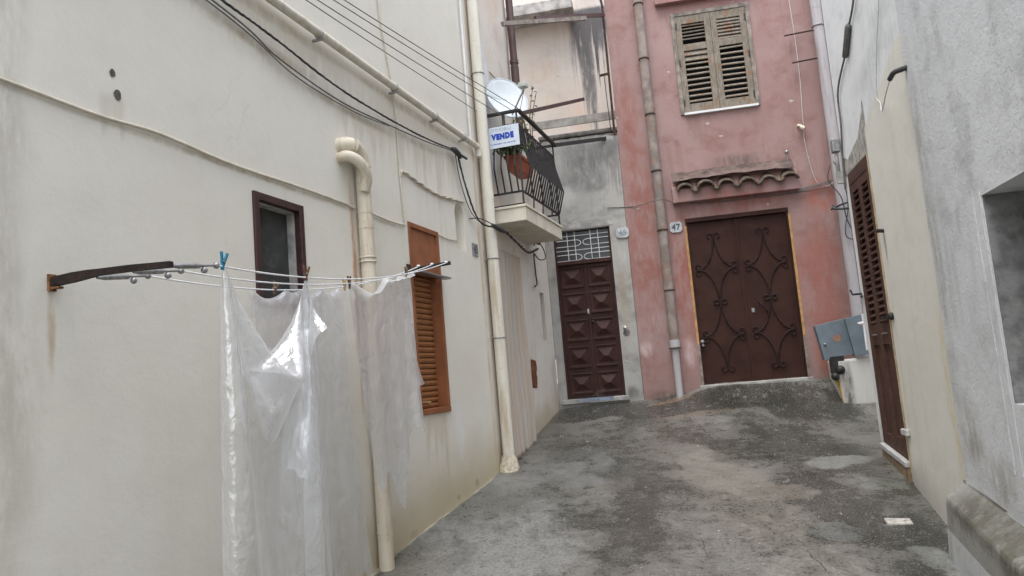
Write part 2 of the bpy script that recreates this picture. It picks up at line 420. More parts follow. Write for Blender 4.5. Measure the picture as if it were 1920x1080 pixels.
def wood_mat():
    t = MT('peeling_yellow_wood')
    W = t.coords(FE)
    g = t.noise(W, 8., 6, .65, stretch=(5, 1, 1), dist=.6)
    n = t.noise(W, 5., 6, .7)
    c = t.mix(t.ss(g, .3, .7), (.155, .128, .098), (.25, .218, .175))
    c = t.mix(t.mul(t.ss(n, .5, .62), .7), c, (.26, .23, .195))
    c = t.mix(t.mul(t.ss(t.noise(W, 7., 5, .6, off=4.), .55, .68), .7), c, (.24, .115, .05))
    return t.surf(c, .85, t.bump(g, .5, .006), spec=.2)
m_yellowwood = wood_mat()
def olddoor_mat():
    t = MT('worn_red_brown_door_paint')
    W = t.coords(FE)
    n = t.noise(W, 4., 6, .65)
    c = t.mix(t.ss(n, .3, .7), (.034, .014, .011), (.056, .024, .019))
    dust = t.N('ShaderNodeNewGeometry', out='Normal')
    zz = t.N('ShaderNodeSeparateXYZ', [dust], out=2)
    c = t.mix(t.mul(t.ss(zz, .3, .9), .75), c, (.28, .25, .23))                       # dust lying on upward ledges
    k = t.blob(t.noisev(W, 5., .2), (.54, 1.3), (.22, .35), .8)
    c = t.mix(t.mul(t.mul(k, t.ss(t.noise(W, 7., 7, .7), .42, .7)), .45), c, (.20, .175, .155))
    c = t.mix(t.mul(t.ss(t.noise(W, 40., 5, .7), .66, .74), .6), c, (.30, .26, .24))
    return t.surf(c, .6, t.bump(t.noise(W, 30., 4, .6, stretch=(3, .6, 1)), .2, .004), spec=.2)
m_olddoor = olddoor_mat()

def ground_mat():
    t = MT('damp_patched_concrete')
    P = t.pos
    Pd = t.noisev(P, 1.8, .35, 5)
    Pf = t.noisev(P, 6., .10, 4)
    big = t.noise(P, .9, 9, .68, off=2.)
    mid = t.noise(Pd, 3.2, 9, .72)
    strk = t.noise(P, 1.6, 8, .7, stretch=(1., 3.2, 1), off=7.)
    fine = t.noise(P, 38., 7, .75)
    edge = t.math('SUBTRACT', t.noise(P, 4.5, 8, .7, off=11.), .5)
    c = t.mix(t.ss(big, .40, .60), (.098, .090, .082), (.165, .157, .147))
    c = t.mix(t.mul(t.ss(mid, .45, .6), .6), c, (.18, .168, .152))
    c = t.mix(t.mul(t.ss(strk, .50, .62), .65), c, (.060, .055, .050))
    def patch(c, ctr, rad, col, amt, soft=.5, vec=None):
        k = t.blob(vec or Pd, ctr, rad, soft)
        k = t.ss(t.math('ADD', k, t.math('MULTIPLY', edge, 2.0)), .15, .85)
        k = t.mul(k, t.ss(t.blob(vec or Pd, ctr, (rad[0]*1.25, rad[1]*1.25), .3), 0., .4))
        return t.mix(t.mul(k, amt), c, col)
    c = patch(c, (-.35, 6.9), (1.15, 3.0), (.23, .232, .232), .8, .75)       # smoother grey strip along the left wall
    c = patch(c, (-.9, 5.9), (.4, .8), (.17, .155, .13), .6, .6)
    c = patch(c, (.55, 8.6), (.75, .9), (.17, .171, .172), .75, .3)
    c = patch(c, (.98, 7.3), (.40, 1.9), (.075, .066, .057), .55, .9)
    c = patch(c, (1.05, 9.3), (.30, 1.3), (.060, .053, .046), .65, .9)
    c = patch(c, (1.9, 7.4), (.55, 2.0), (.22, .20, .178), .7, .6)
    c = patch(c, (3.0, 8.6), (.8, 1.6), (.045, .045, .041), .8, .6)
    c = patch(c, (2.55, 6.9), (.5, 1.2), (.056, .054, .05), .85, .6)
    c = patch(c, (2.95, 6.1), (.35, .8), (.034, .036, .035), .85, .7)
    c = patch(c, (2.6, 5.2), (.28, .9), (.030, .033, .030), .85, .7)
    c = patch(c, (2.0, 5.7), (.5, .5), (.24, .225, .205), .75, .5)
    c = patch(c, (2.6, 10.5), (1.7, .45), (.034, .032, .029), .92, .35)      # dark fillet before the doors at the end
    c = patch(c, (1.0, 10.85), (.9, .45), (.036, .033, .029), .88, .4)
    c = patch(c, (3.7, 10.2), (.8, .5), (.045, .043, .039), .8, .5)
    c = patch(c, (2.15, 10.15), (.75, .09), (.15, .115, .088), .8, .6, Pf)
    c = patch(c, (2.9, 10.93), (1.25, .08), (.19, .175, .16), .8, .6, Pf)
    c = patch(c, (2.05, 10.85), (.45, .10), (.23, .135, .09), .8, .7, Pf)
    c = patch(c, (3.05, 7.9), (.42, .30), (.25, .255, .245), .8, .5)  # pale area by the right door: sky sheen painted into the colour
    c = patch(c, (3.1, 7.2), (.25, .3), (.22, .225, .21), .7, .6)
    c = patch(c, (2.85, 5.75), (.2, .4), (.25, .255, .245), .75, .6)
    c = patch(c, (2.36, 6.32), (.25, .2), (.115, .12, .117), .8, .3, Pf)
    c = patch(c, (2.25, 7.2), (.33, .25), (.145, .13, .112), .8, .4)
    c = patch(c, (1.6, 5.0), (.09, .3), (.16, .09, .035), .7, .8)
    green = t.mul(t.blob(Pd, (3.2, 7.2), (.5, 1.3), .8), t.ss(t.noise(P, 9., 6, .7, off=2.2), .5, .62))
    c = t.mix(t.mul(green, .7), c, (.042, .054, .024))
    gr = t.noise(Pf, 9., 9, .78, off=14.)
    c = t.mix(t.ss(gr, .36, .50, .5, 0.), c, (.040, .037, .033))
    c = t.mix(t.ss(gr, .53, .66, 0., .55), c, (.23, .22, .205))
    sp = t.noise(P, 22., 7, .8, stretch=(1., 1.8, 1), off=31.)
    c = t.mix(t.ss(sp, .34, .46, .4, 0.), c, (.026, .024, .021))
    c = t.mix(t.ss(fine, .36, .56, .6, 0.), c, (.028, .026, .023))
    c = t.mix(t.ss(t.noise(P, 75., 5, .7, off=3.), .54, .66, 0., .6), c, (.30, .29, .275))
    def seg(x0, y0, x1, y1, wd):
        dx, dy = x1-x0, y1-y0
        ln = math.hypot(dx, dy)
        q = t.vm('SUBTRACT', Pf, (x0, y0, 0))
        al = t.vm('DOT_PRODUCT', q, (dx/ln, dy/ln, 0), out='Value')
        ac = t.math('ABSOLUTE', t.vm('DOT_PRODUCT', q, (-dy/ln, dx/ln, 0), out='Value'))
        return t.mul(t.ss(ac, wd, wd*.2), t.mul(t.ss(al, -.05, .08), t.ss(al, ln+.05, ln-.08)))
    k = seg(2.02, 4.0, 2.02, 6.2, .008)
    for a in ((2.12, 8.6, 2.16, 9.9, .006), (1.05, 6.5, 1.3, 6.25, .008), (1.3, 6.25, 1.28, 5.9, .006), (2.35, 6.1, 2.6, 5.9, .007), (.2, 9.75, 1.0, 9.65, .008)):
        k = t.mx(k, seg(*a))
    k = t.mul(k, t.ss(t.noise(P, 5., 4, .6, off=21.), .40, .52))
    c = t.mix(t.mul(k, .7), c, (.02, .019, .017))
    ring = t.vm('LENGTH', t.vm('MULTIPLY', t.vm('SUBTRACT', Pf, (2.38, 6.32, 0)), (1/.27, 1/.21, 0)), out='Value')
    yy = t.N('ShaderNodeSeparateXYZ', [Pf], out=1)
    rg = t.mul(t.mul(t.ss(t.math('ABSOLUTE', t.math('SUBTRACT', ring, 1.)), .045, .01), t.ss(yy, 6.34, 6.2)), .8)
    c = t.mix(rg, c, (.02, .019, .018))
    wn = t.N('ShaderNodeTexVoronoi', {'Vector': P, 'Scale': 11.}, out=0)
    wsel = t.ss(t.noise(P, 3., 3, .5, off=8.), .42, .55)
    c = t.mix(t.mul(t.ss(wn, .085, .055), t.mul(wsel, .8)), c, (.5, .49, .47))
    dn = t.N('ShaderNodeTexVoronoi', {'Vector': t.vm('ADD', P, (3.3, 1.7, 0)), 'Scale': 6.}, out=0)
    c = t.mix(t.mul(t.ss(dn, .06, .04), .7), c, (.02, .018, .016))
    W = t.coords(FL)
    o = t.N('ShaderNodeSeparateXYZ', [t.noisev(W, 5., .06)], out=2)
    u = t.N('ShaderNodeSeparateXYZ', [W], out=0)
    c = t.mix(t.mul(t.mul(t.ss(o, .035, .012), t.ss(u, 8.1, 7.9)), .85), c, (.42, .385, .31))
    c = t.mix(t.mul(t.mul(t.ss(o, .12, .03), t.ss(u, 8.6, 8.8)), .6), c, (.13, .115, .095))
    c = t.mix(1., c, (.95, .965, .93), 'MULTIPLY')
    damp = t.ss(t.noise(Pd, .95, 7, .62, stretch=(1.5, .75, 1), off=41.), .47, .60)
    c = t.mix(t.mul(damp, .8), c, t.mix(1., c, (.50, .52, .49), 'MULTIPLY'))
    lum = t.N('ShaderNodeRGBToBW', [c])
    rough = t.ss(lum, .02, .13, .16, .44)
    h = t.math('ADD', t.mul(fine, .7), t.math('ADD', t.mul(mid, 1.4), t.mul(strk, .6)))
    h = t.math('SUBTRACT', h, t.mul(k, 1.))
    nb = t.bump(h, .5, .016)
    return t.surf(c, rough, nb, spec=.5)
m_ground = ground_mat()

def plastic_mat(name, op, gl):
    t = MT(name)
    crink = t.noise(t.pos, 6.5, 4, .5, dist=.8)
    crink2 = t.noise(t.pos, 55., 4, .6)
    nb = t.bump(t.math('ADD', crink, t.mul(crink2, .05)), .55, .045)
    tr = t.N('ShaderNodeBsdfTransparent', [(.93, .935, .94)])
    di = t.N('ShaderNodeBsdfDiffuse', {0: (.90, .91, .93), 2: nb})
    tl = t.N('ShaderNodeBsdfTranslucent', {0: (.90, .91, .93)})
    ds = t.N('ShaderNodeMixShader', {0: .45, 1: di, 2: tl})
    gs = t.N('ShaderNodeBsdfGlossy', {0: (1., 1., 1.), 1: .17, 4: nb})
    lw = t.N('ShaderNodeLayerWeight', {0: .35}, out=1)
    film = t.N('ShaderNodeMixShader', {0: gl, 1: ds, 2: gs})
    lines = t.ss(t.noise(t.pos, 3.5, 5, .6, stretch=(2., 2., .6)), .35, .75, -.05, .16)
    fac = t.math('ADD', t.math('MULTIPLY_ADD', lw, .55, op), lines, )
    fac = t.math('MINIMUM', fac, .93)
    o = t.N('ShaderNodeMixShader', {0: fac, 1: tr, 2: film})
    t.t.links.new(o, t.out.inputs[0])
    return t.m
m_film = plastic_mat('clear_plastic_film', .33, .42)
m_film2 = plastic_mat('milky_plastic_film', .40, .40)

def glassmat():
    t = MT('dusty_dark_glass')
    n = t.noise(t.pos, 3., 5, .6)
    c = t.mix(n, (.02, .022, .024), (.07, .07, .068))
    return t.surf(c, .35, None, spec=.5)
m_glass = glassmat()
def leafmat():
    t = MT('green_leaf')
    n = t.noise(t.pos, 14., 3, .6)
    c = t.mix(t.ss(n, .3, .7), (.05, .13, .03), (.15, .25, .07))
    return t.surf(c, .5, None, spec=.4)
m_leaf = leafmat()
m_stem = simple('dry_stem', (.14, .10, .06), .9, .3, 20.)
def curtain_mat():
    t = MT('striped_door_curtain')
    W = t.coords(FL)
    u = t.N('ShaderNodeSeparateXYZ', [W], out=0)
    a = t.noise(W, 1., 4, .5, stretch=(6., .15, 1))
    c = t.mix(t.ss(a, .38, .62), (.43, .385, .34), (.47, .39, .315))
    b = t.noise(W, 1., 3, .5, stretch=(40., .2, 1), off=4.)
    c = t.mix(t.mul(t.ss(b, .45, .65), .35), c, (.30, .27, .265))
    wv = t.noise(W, 220., 2, .5)
    return t.surf(c, .9, t.bump(wv, .2, .002), spec=.15)
m_curtain = curtain_mat()

# ---------------------------------------------------------------- wall builder
def house_wall(F, u0, u1, z0, z1, T, holes=(), o=0., b=None, back=True, step=1.2):
    """front with openings (u0,u1,z0,z1,depth,closed), plain sides, top and back"""
    b = b or MB()
    us = sorted({u0, u1, *[h[0] for h in holes], *[h[1] for h in holes]})
    zs = sorted({z0, z1, *[h[2] for h in holes], *[h[3] for h in holes]})
    for i in range(len(us)-1):
        for j in range(len(zs)-1):
            a, c, e, f = us[i], us[i+1], zs[j], zs[j+1]
            if any(h[0] <= a+1e-6 and c <= h[1]+1e-6 and h[2] <= e+1e-6 and f <= h[3]+1e-6 for h in holes): continue
            b.poly([F(a,o,e), F(c,o,e), F(c,o,f), F(a,o,f)])
    for h in holes:
        a, c, e, f, d = h[:5]
        b.poly([F(a,o,e), F(a,o,f), F(a,o-d,f), F(a,o-d,e)])
        b.poly([F(c,o,e), F(c,o-d,e), F(c,o-d,f), F(c,o,f)])
        b.poly([F(a,o,f), F(c,o,f), F(c,o-d,f), F(a,o-d,f)])
        b.poly([F(a,o,e), F(a,o-d,e), F(c,o-d,e), F(c,o,e)])
        if len(h) > 5 and h[5]: b.poly([F(a,o-d,e), F(c,o-d,e), F(c,o-d,f), F(a,o-d,f)])
    b.poly([F(u0,o,z0), F(u0,o,z1), F(u0,o-T,z1), F(u0,o-T,z0)])
    b.poly([F(u1,o,z0), F(u1,o-T,z0), F(u1,o-T,z1), F(u1,o,z1)])
    b.poly([F(u0,o,z1), F(u1,o,z1), F(u1,o-T,z1), F(u0,o-T,z1)])
    if back: b.poly([F(u0,o-T,z0), F(u0,o-T,z1), F(u1,o-T,z1), F(u1,o-T,z0)])
    return b

# ---------------------------------------------------------------- ground: one sheet through surveyed heights
CP = np.array([(-1.1,6.29,.33),(-.94,6.81,.40),(-.67,7.61,.50),(-.34,8.63,.61),(.11,10.01,.86),(.54,11.3,1.15),
    (3.62,8.1,.57),(3.43,7.27,.46),(3.3,6.55,.28),(3.2,6.0,.15),(3.05,5.3,.02),(2.22,11.0,1.22),(2.55,10.96,1.31),(3.9,10.72,1.30),(3.2,10.85,1.31),(4.4,10.6,1.22),(1.0,11.15,1.16),(4.15,10.15,.90),(4.6,10.1,.9),
    (2.0,10.2,1.0),(3.0,10.0,.95),(1.6,8.2,.60),(1.4,6.4,.28),(-1.9,3.5,-.02),(2.6,3.2,-.22),(.4,3.3,-.12),(-2.8,0,-.35),(2.2,0,-.55),(-4,-4,-.7),(1.5,-4,-.8),(7,7,.5),(7,11,1.2),(-3,9,.6),(-3,13,1.2),(5,14,1.4)])
def tps(r2): return np.where(r2 > 1e-12, .5*r2*np.log(r2+1e-12), 0)
_n = len(CP)
_A = np.zeros((_n+3, _n+3))
_A[:_n,:_n] = tps(((CP[:,None,:2]-CP[None,:,:2])**2).sum(-1)) + np.eye(_n)*.02
_A[:_n,_n] = 1; _A[:_n,_n+1:] = CP[:,:2]; _A[_n,:_n] = 1; _A[_n+1:,:_n] = CP[:,:2].T
_w = np.linalg.solve(_A, np.concatenate([CP[:,2], np.zeros(3)]))
def ground_z(x, y):
    x, y = min(max(x, -4.), 7.), min(max(y, -4.), 14.)
    r2 = (CP[:,0]-x)**2 + (CP[:,1]-y)**2
    return float(tps(r2)@_w[:_n] + _w[_n] + _w[_n+1]*x + _w[_n+2]*y)
xs = [-120,-60,-30,-15,-8] + [-4+.14*i for i in range(72)] + [7,9,15,30,60,120]
ys = [-120,-60,-30,-15,-8,-5,-3,-1.5,0,1,2] + [2.6+.14*i for i in range(68)] + [13,14,18,30,60,120]
b = MB()
for y in ys:
    for x in xs:
        n = mnoise.fractal(Vector((x*1.3, y*1.3, 0)), 1., 2., 4)*.018 if -4 < x < 7 and 2 < y < 12 else 0
        b.v.append(Vector((x, y, ground_z(x, y)+n)))
nx = len(xs)
for j in range(len(ys)-1):
    for i in range(nx-1):
        a = j*nx+i
        b.face((a, a+1, a+nx+1, a+nx), True)
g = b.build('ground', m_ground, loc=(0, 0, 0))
tag(g, 'damp grey patched concrete paving rising between the houses', 'ground', kind='structure')

# ================================================================ LEFT: cream house
H1 = thing('cream_house', FL(4, 0, 0), 'long cream plastered house on the left with an orange roller shutter', 'house')
WIN = (4.09, 4.64, 2.2, 2.93); SHU = (6.32, 6.98, 1.37, 3.11); NIC = (7.48, 7.74, 3.02, 3.53)
b = house_wall(FL, -11, 8.24, -2.2, 8.8, 5, [(*WIN, .10), (*SHU, .14), (*NIC, .10, True)])
# arched head of the niche
r = (NIC[1]-NIC[0])/2; uc = (NIC[0]+NIC[1])/2; zc = NIC[3]-r
for sgn in (-1, 1):
    arc = [(uc+sgn*r*math.cos(a), zc+r*math.sin(a)) for a in [k*math.pi/2/8 for k in range(9)]]
    cu = uc+sgn*r
    for (p, q) in zip(arc, arc[1:]):
        b.poly([FL(cu, 0, NIC[3]), FL(p[0], 0, p[1]), FL(q[0], 0, q[1])])
        b.poly([FL(p[0], 0, p[1]), FL(p[0], -.1, p[1]), FL(q[0], -.1, q[1]), FL(q[0], 0, q[1])], True)
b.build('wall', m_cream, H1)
# shallow plaster repair holes
for (u, z, rr) in ((3.0, 3.31, .020), (3.03, 3.205, .026)):
    k = MB()
    k.poly([FL(u+rr*math.cos(a)*random.uniform(.8, 1.15)*1.0, .003, z+rr*1.15*math.sin(a)*random.uniform(.8, 1.15)) for a in [i*math.pi/6 for i in range(12)]])
    k.build('plaster_hole', simple('dark_hole_cement', (.10, .09, .075), .95, .4, 60.) if u == 3.0 else bpy.data.materials['dark_hole_cement'], H1)
# small window
u0, u1, z0, z1 = WIN
wf = MB()
wf.box(FL, u0, u0+.05, -.03, .018, z0, z1).box(FL, u1-.05, u1, -.03, .018, z0, z1).box(FL, u0+.05, u1-.05, -.03, .016, z1-.05, z1).box(FL, u0+.05, u1-.05, -.03, .016, z0, z0+.05)
win = wf.build('window', m_frame, H1, bevel=.004)
MB().box(FL, u0+.05, u1-.05, -.098, -.085, z0+.05, z1-.05).build('insect_screen', m_mesh, win)
rv = MB(); rv.box(FL, u1-.062, u1-.05, -.085, -.03, z0+.05, z1-.05).box(FL, u0+.05, u1-.062, -.085, -.03, z1-.062, z1-.05)
rv.build('reveal', m_conc, win)
# roller shutter window
u0, u1, z0, z1 = SHU
f = MB()
f.box(FL, u0, u0+.035, -.138, .014, z0, z1).box(FL, u1-.045, u1, -.138, .014, z0+.05, z1).box(FL, u0+.035, u1-.045, -.138, .013, z1-.045, z1).box(FL, u0+.035, u1, -.138, .018, z0, z0+.05)
fr = f.build('shutter_window', m_terra, H1, bevel=.003)
MB().box(FL, u0+.035, u1-.045, -.13, -.006, 2.66, z1-.045).build('shutter_box', m_terra, fr, bevel=.003)
sb = MB()
k = 0; z = z0+.05
while z < 2.655:
    zt = min(z+.052, 2.655)
    pts = [(-.112, z), (-.094, z+.008), (-.088, (z+zt)/2), (-.094, zt-.008), (-.112, zt)]
    ua, ub = u0+.037, u1-.047
    for (p, q) in zip(pts, pts[1:]):
        sb.poly([FL(ua, p[0], p[1]), FL(ub, p[0], p[1]), FL(ub, q[0], q[1]), FL(ua, q[0], q[1])])
    z = zt; k += 1
sb.build('roller_slats', m_terra2, fr)
hb = MB(); hb.tube([FL(u0+.12, -.075, z0+.115), FL(u0+.4, -.075, z0+.105)], .008); hb.tube([FL(u0+.16, -.09, z0+.112), FL(u0+.16, -.07, z0+.112)], .012); hb.tube([FL(u0+.36, -.09, z0+.105), FL(u0+.36, -.07, z0+.105)], .012)
hb.build('pull_bar', m_pegl, fr)
hd = MB(); hd.box(FL, u0-.02, u1+.04, .0145, .10, 2.64, 2.655); hd.build('drip_flashing', m_galv, fr)

# ================================================================ LEFT: balcony house beyond the thick downpipe
H2 = thing('balcony_house', FL(9.3, 0, .7), 'narrow peach house with curtained doorway under an iron balcony', 'house')
DOORC = (8.58, 9.53, .3, 3.17); SLOT = (10.42, 10.62, 2.12, 2.80); BD = (9.0, 9.7, 3.62, 5.5)
b = house_wall(FL, 8.243, 9.92, -.5, 9.2, 4.5, [(*DOORC, .22), (*BD, .035)])
b2 = house_wall(FL, 9.925, 10.93, -.3, 4.9, 3.0, [(*SLOT, .09, True)], b=b)
b.build('wall', m_peach, H2)
bw = MB()   # pale wash sweeping down beside the pipe
bw.poly([FL(8.36, .004, z) for z in (4.0, 6.2)]+[FL(8.36+.62*(1-(i/10)**2)**.5 if i < 10 else 8.37, .004, 4.9+1.3*i/10) for i in range(10, -1, -1)]+[FL(8.98, .004, 4.0)])
bw.build('pale_wash', m_whiteup, H2)
MB().box(FL, BD[0], BD[1], -.03, -.012, BD[2], BD[3]).build('balcony_door', simple('pale_door_paint', (.52, .50, .45), .6, .08, 4.), H2)
MB().box(FL, DOORC[0], DOORC[1], -.215, -.2, DOORC[2], DOORC[3]).build('inner_door', m_dark, H2)
sp = MB(); sp.box(FL, SLOT[0]+.02, SLOT[1]-.02, -.088, -.06, SLOT[2]+.02, SLOT[3]-.02); sp.build('slot_window', m_glass, H2)
gs = MB(); gs.poly([FL(9.70+du, .012, z) for du, z in ((.02, 1.52), (.18, 1.50), (.22, 1.62), (.2, 1.68), (.24, 1.75), (.22, 1.83), (.04, 1.85), (.0, 1.7))])
gs.poly([FL(9.70+du, .004, z) for du, z in ((.0, 1.50), (.2, 1.49), (.24, 1.85), (.02, 1.87))])
gs.build('rusty_hatch', m_rustl if False else simple('rusty_hatch_paint', (.17, .058, .028), .85, .4, 18., bump=.5), H2)
# balcony slab
SL0, SL1, SO, SZ0, SZ1 = 8.54, 10.16, .46, 3.44, 3.63
sb = MB(); sb.box(FL, SL0, SL1, .002, SO, SZ0, SZ1-.03); sb.box(FL, SL0-.015, SL1+.015, .002, SO+.02, SZ1-.03, SZ1)
sb.build('balcony_slab', m_slab, H2, bevel=.006)
# balcony railing, belly profile
ZB, ZT, ZH = 3.79, 4.60, 4.76
RO = SO-.02
cor = [(SL0+.02, .03), (SL0+.02, RO), (SL1-.0, RO), (SL1-.0, .03)]
def ring(zz, wd, th):
    b = MB()
    for (a, c) in zip(cor, cor[1:]): b.bar(FL(a[0], a[1], zz), FL(c[0], c[1], zz), wd, th)
    return b
rail = ring(ZT, .014, .024).build('balcony_railing', m_iron, H2)
ring(ZB, .014, .024).build('lower_rail', m_iron, rail)
ring(SZ1+.015, .02, .012).build('foot_rail', m_iron, rail)
hr = MB()
for (a, c) in zip(cor, cor[1:]):
    p, q = FL(a[0], a[1]+(.03 if a[1] > .1 else 0), ZH), FL(c[0], c[1]+(.03 if c[1] > .1 else 0), ZH)
    hr.bar(p, q, .045, .03)
hr.build('handrail', m_iron, rail)
for (u, o) in cor[1:3]:
    MB().bar(FL(u, o, SZ1), FL(u, o, ZH), .022, .022, Vector((1,0,0))).build('corner_post', m_iron, rail)
def baluster(u, o, du, do):
    pb = MB()
    prof = [(0, ZT), (.02, 4.42), (.105, 4.08), (.02, ZB)]
    pts = [FL(u+du*k, o+do*k, z) for k, z in prof]
    pb.tube(pts, .0105, 6, smooth=False)
    pb.build('baluster', m_iron, rail)
for i in range(5): baluster(cor[0][0], .06+.085*i, -1, 0)
nb = 17
for i in range(nb): baluster(cor[1][0]+(SL1-SL0-.02)*(i+.6)/nb, RO, 0, 1)
for i in range(3): baluster(cor[2][0], .08+.13*i, 1, 0)
# door curtain (hangs in the doorway, can be lifted away)
cb = MB()
def curt(a, t):
    u = 8.36+1.16*a
    z = 3.165-(3.165-(.66+.13*(u-8.36)))*t
    o = .03+.022*math.sin(u*38+.5*math.sin(t*3+u*7))*(.35+.65*t)+.012*math.sin(u*95)+.012*math.sin(t*6+u*3)
    return FL(u, o, z)
cb.grid(curt, 110, 40)
cur = cb.build('door_curtain', m_curtain)
md = cur.modifiers.new('thick', 'SOLIDIFY'); md.thickness = .003
tag(cur, 'long faded grey and beige fabric curtain hanging over the doorway below the balcony', 'curtain')

# ================================================================ END: grey house with the panelled door
H3 = thing('grey_house', FE(.6, 0, 1.2), 'low grey cement fronted house with panelled red-brown double door', 'house')
D45 = (.12, .95, 1.28, 3.72)
b = house_wall(FE, .003, 1.195, .2, 4.98, .9, [(*D45, .13)])
# ragged upper edge
top = [(i/14*1.192+.003, 5.02+.05*mnoise.noise(Vector((i*.9, 3, 1)))+.03*(i > 9)) for i in range(15)]
for (p, q) in zip(top, top[1:]):
    b.hexa([FE(p[0],-.25,4.98), FE(q[0],-.25,4.98), FE(q[0],0,4.98), FE(p[0],0,4.98), FE(p[0],-.25,p[1]), FE(q[0],-.25,q[1]), FE(q[0],0,q[1]), FE(p[0],0,p[1])])
b.build('wall', m_grey, H3)
lt = MB(); lt.poly([FE(.003, .006, 3.74), FE(1.0, .006, 3.735), FE(1.0, .006, 3.84), FE(.6, .006, 3.83), FE(.003, .006, 3.86)]); lt.build('lintel_render', m_conc, H3)
th = MB(); th.box(FE, .04, 1.0, -.12, .06, 1.215, 1.278); th.build('threshold', m_conc, H3, bevel=.006)
th = MB(); th.box(FE, .30, .78, .0605, .064, 1.236, 1.276); th.box(FE, .30, .78, -.1, .0635, 1.2785, 1.2805); th.build('threshold_strip', simple('blue_grey_strip', (.22, .26, .33), .6, .3, 30.), H3)
dfm = MB(); dfm.box(FE, .121, .15, -.125, -.03, 1.282, 3.718).box(FE, .92, .949, -.125, -.03, 1.282, 3.718).box(FE, .15, .92, -.125, -.02, 3.215, 3.27)
dfm.build('door_frame', m_olddoor, H3, bevel=.003)
for (ua, ub) in ((.151, .535), (.5355, .919)):
    lf = MB()
    lf.box(FE, ua, ub, -.11, -.072, 1.285, 3.214)
    pan = []
    ph = (3.214-1.285)/5
    for k in range(5):
        za, zb_ = 1.285+ph*k+(.075 if k else .085), 1.285+ph*(k+1)-.035
        a, c = ua+.05, ub-.05
        lf.box(FE, a-.012, c+.012, -.0719, -.052, zb_-.016, zb_).box(FE, a-.012, c+.012, -.0719, -.046, za-.028, za)
        lf.box(FE, a-.012, a+.006, -.0719, -.056, za, zb_-.016).box(FE, c-.006, c+.012, -.0719, -.056, za, zb_-.016)
        pan.append((a+.03, c-.03, za+.03, zb_-.045))
    lo = lf.build('door_leaf', m_olddoor, H3, bevel=.002)
    for (a, c, za, zb_) in pan:
        p = MB()
        mu, mz = (a+c)/2, (za+zb_)/2
        q = [FE(a,-.071,za), FE(c,-.071,za), FE(c,-.071,zb_), FE(a,-.071,zb_)]
        t_ = [FE(mu-.03,-.030,mz-.02), FE(mu+.03,-.030,mz-.02), FE(mu+.03,-.030,mz-.01), FE(mu-.03,-.030,mz-.01)]
        for i in range(4): p.poly([q[i], q[(i+1)%4], t_[(i+1)%4], t_[i]])
        p.poly(t_)
        p.build('raised_panel', m_olddoor, lo)
MB().box(FE, .522, .55, -.0715, -.05, 1.285, 3.21).build('meeting_strip', m_olddoor, H3, bevel=.003)
lk = MB(); lk.box(FE, .515, .545, -.0499, -.04, 2.48, 2.55); lk.build('door_lock', m_galv, H3, bevel=.003)
kb = MB(); kb.ball(FE(.585, -.045, 2.36), .022, 6); kb.build('door_knob', m_iron, H3)
# transom with wrought grille
MB().box(FE, .15, .92, -.115, -.105, 3.27, 3.70).build('transom_glass', m_glass, H3)
gm = MB()
za, zb_ = 3.275, 3.70
for u in (.32, .43, .66, .77): gm.tube([FE(u, -.045, za), FE(u, -.045, zb_)], .0055, 6)
hh = (zb_-za)/4
for row in range(4):
    zc = za+hh*(row+.5)-.01
    odd = row % 2
    for (c0, c1) in (((.15, .50), (.57, .92)) if True else ()):
        left = c0 < .4
        # long rounded loops; inner ends are half circles
        z1_, z2_ = zc-hh*.42, zc+hh*.42
        if odd == 0:
            if left: pts = [FE(.15, -.045, z1_), FE(.44, -.045, z1_)]+[FE(.44+.075*math.sin(a), -.045, zc-hh*.42*math.cos(a)) for a in [math.pi*i/8 for i in range(9)]]+[FE(.15, -.045, z2_)]
            else: pts = [FE(.92, -.045, z1_), FE(.62, -.045, z1_)]+[FE(.62-.075*math.sin(a), -.045, zc-hh*.42*math.cos(a)) for a in [math.pi*i/8 for i in range(9)]]+[FE(.92, -.045, z2_)]
            gm.tube(pts, .0055, 6)
        elif left: gm.tube([FE(.15+.075-.075*math.cos(a) if a < 9 else .15, -.045, zc) for a in (0., 1.57)]+[FE(.92, -.045, zc)], .0045, 6)
gm.build('transom_grille', m_white, H3)
hk = MB(); hk.tube([FE(1.02, 0, 2.23), FE(1.02, .03, 2.23), FE(1.035, .06, 2.24)], .018, 8); hk.build('broken_pipe_stub', m_white, H3)
hk = MB(); hk.poly([FE(1.045+.045*math.cos(a)*random.uniform(.7,1.2), .003, 2.16+.055*math.sin(a)*random.uniform(.7,1.2)) for a in [i*math.pi/5 for i in range(10)]]); hk.build('plaster_hole', m_dcement, H3)

# roof terrace over the grey house: low parapet, plank, washing-line frame
tp = MB()
nn = 24
for i in range(nn):
    a, c = .0+1.3*i/nn, .0+1.3*(i+1)/nn
    h0, h1 = 5.30+.02*mnoise.noise(Vector((i*.6, 0, 0))), 5.30+.02*mnoise.noise(Vector((i*.6+.6, 0, 0)))
    tp.hexa([FE(a,-.85,4.9), FE(c,-.85,4.9), FE(c,-.7,4.9), FE(a,-.7,4.9), FE(a,-.85,h0), FE(c,-.85,h1), FE(c,-.7,h1), FE(a,-.7,h0)])
par = tp.build('terrace_parapet', m_conc, H3)
tc = MB(); tc.box(FE, -.05, 1.3, -.88, -.67, 5.325, 5.39); tc.build('mossy_coping', m_dcement, par, bevel=.02)
pk = MB(); pk.bar(FE(-.1, -.55, 5.52), FE(1.19, -.55, 5.53), .03, .13); o = pk.build('plank', m_plank, bevel=.004)
tag(o, 'long grey weathered plank laid level across the terrace behind the dish', 'plank')

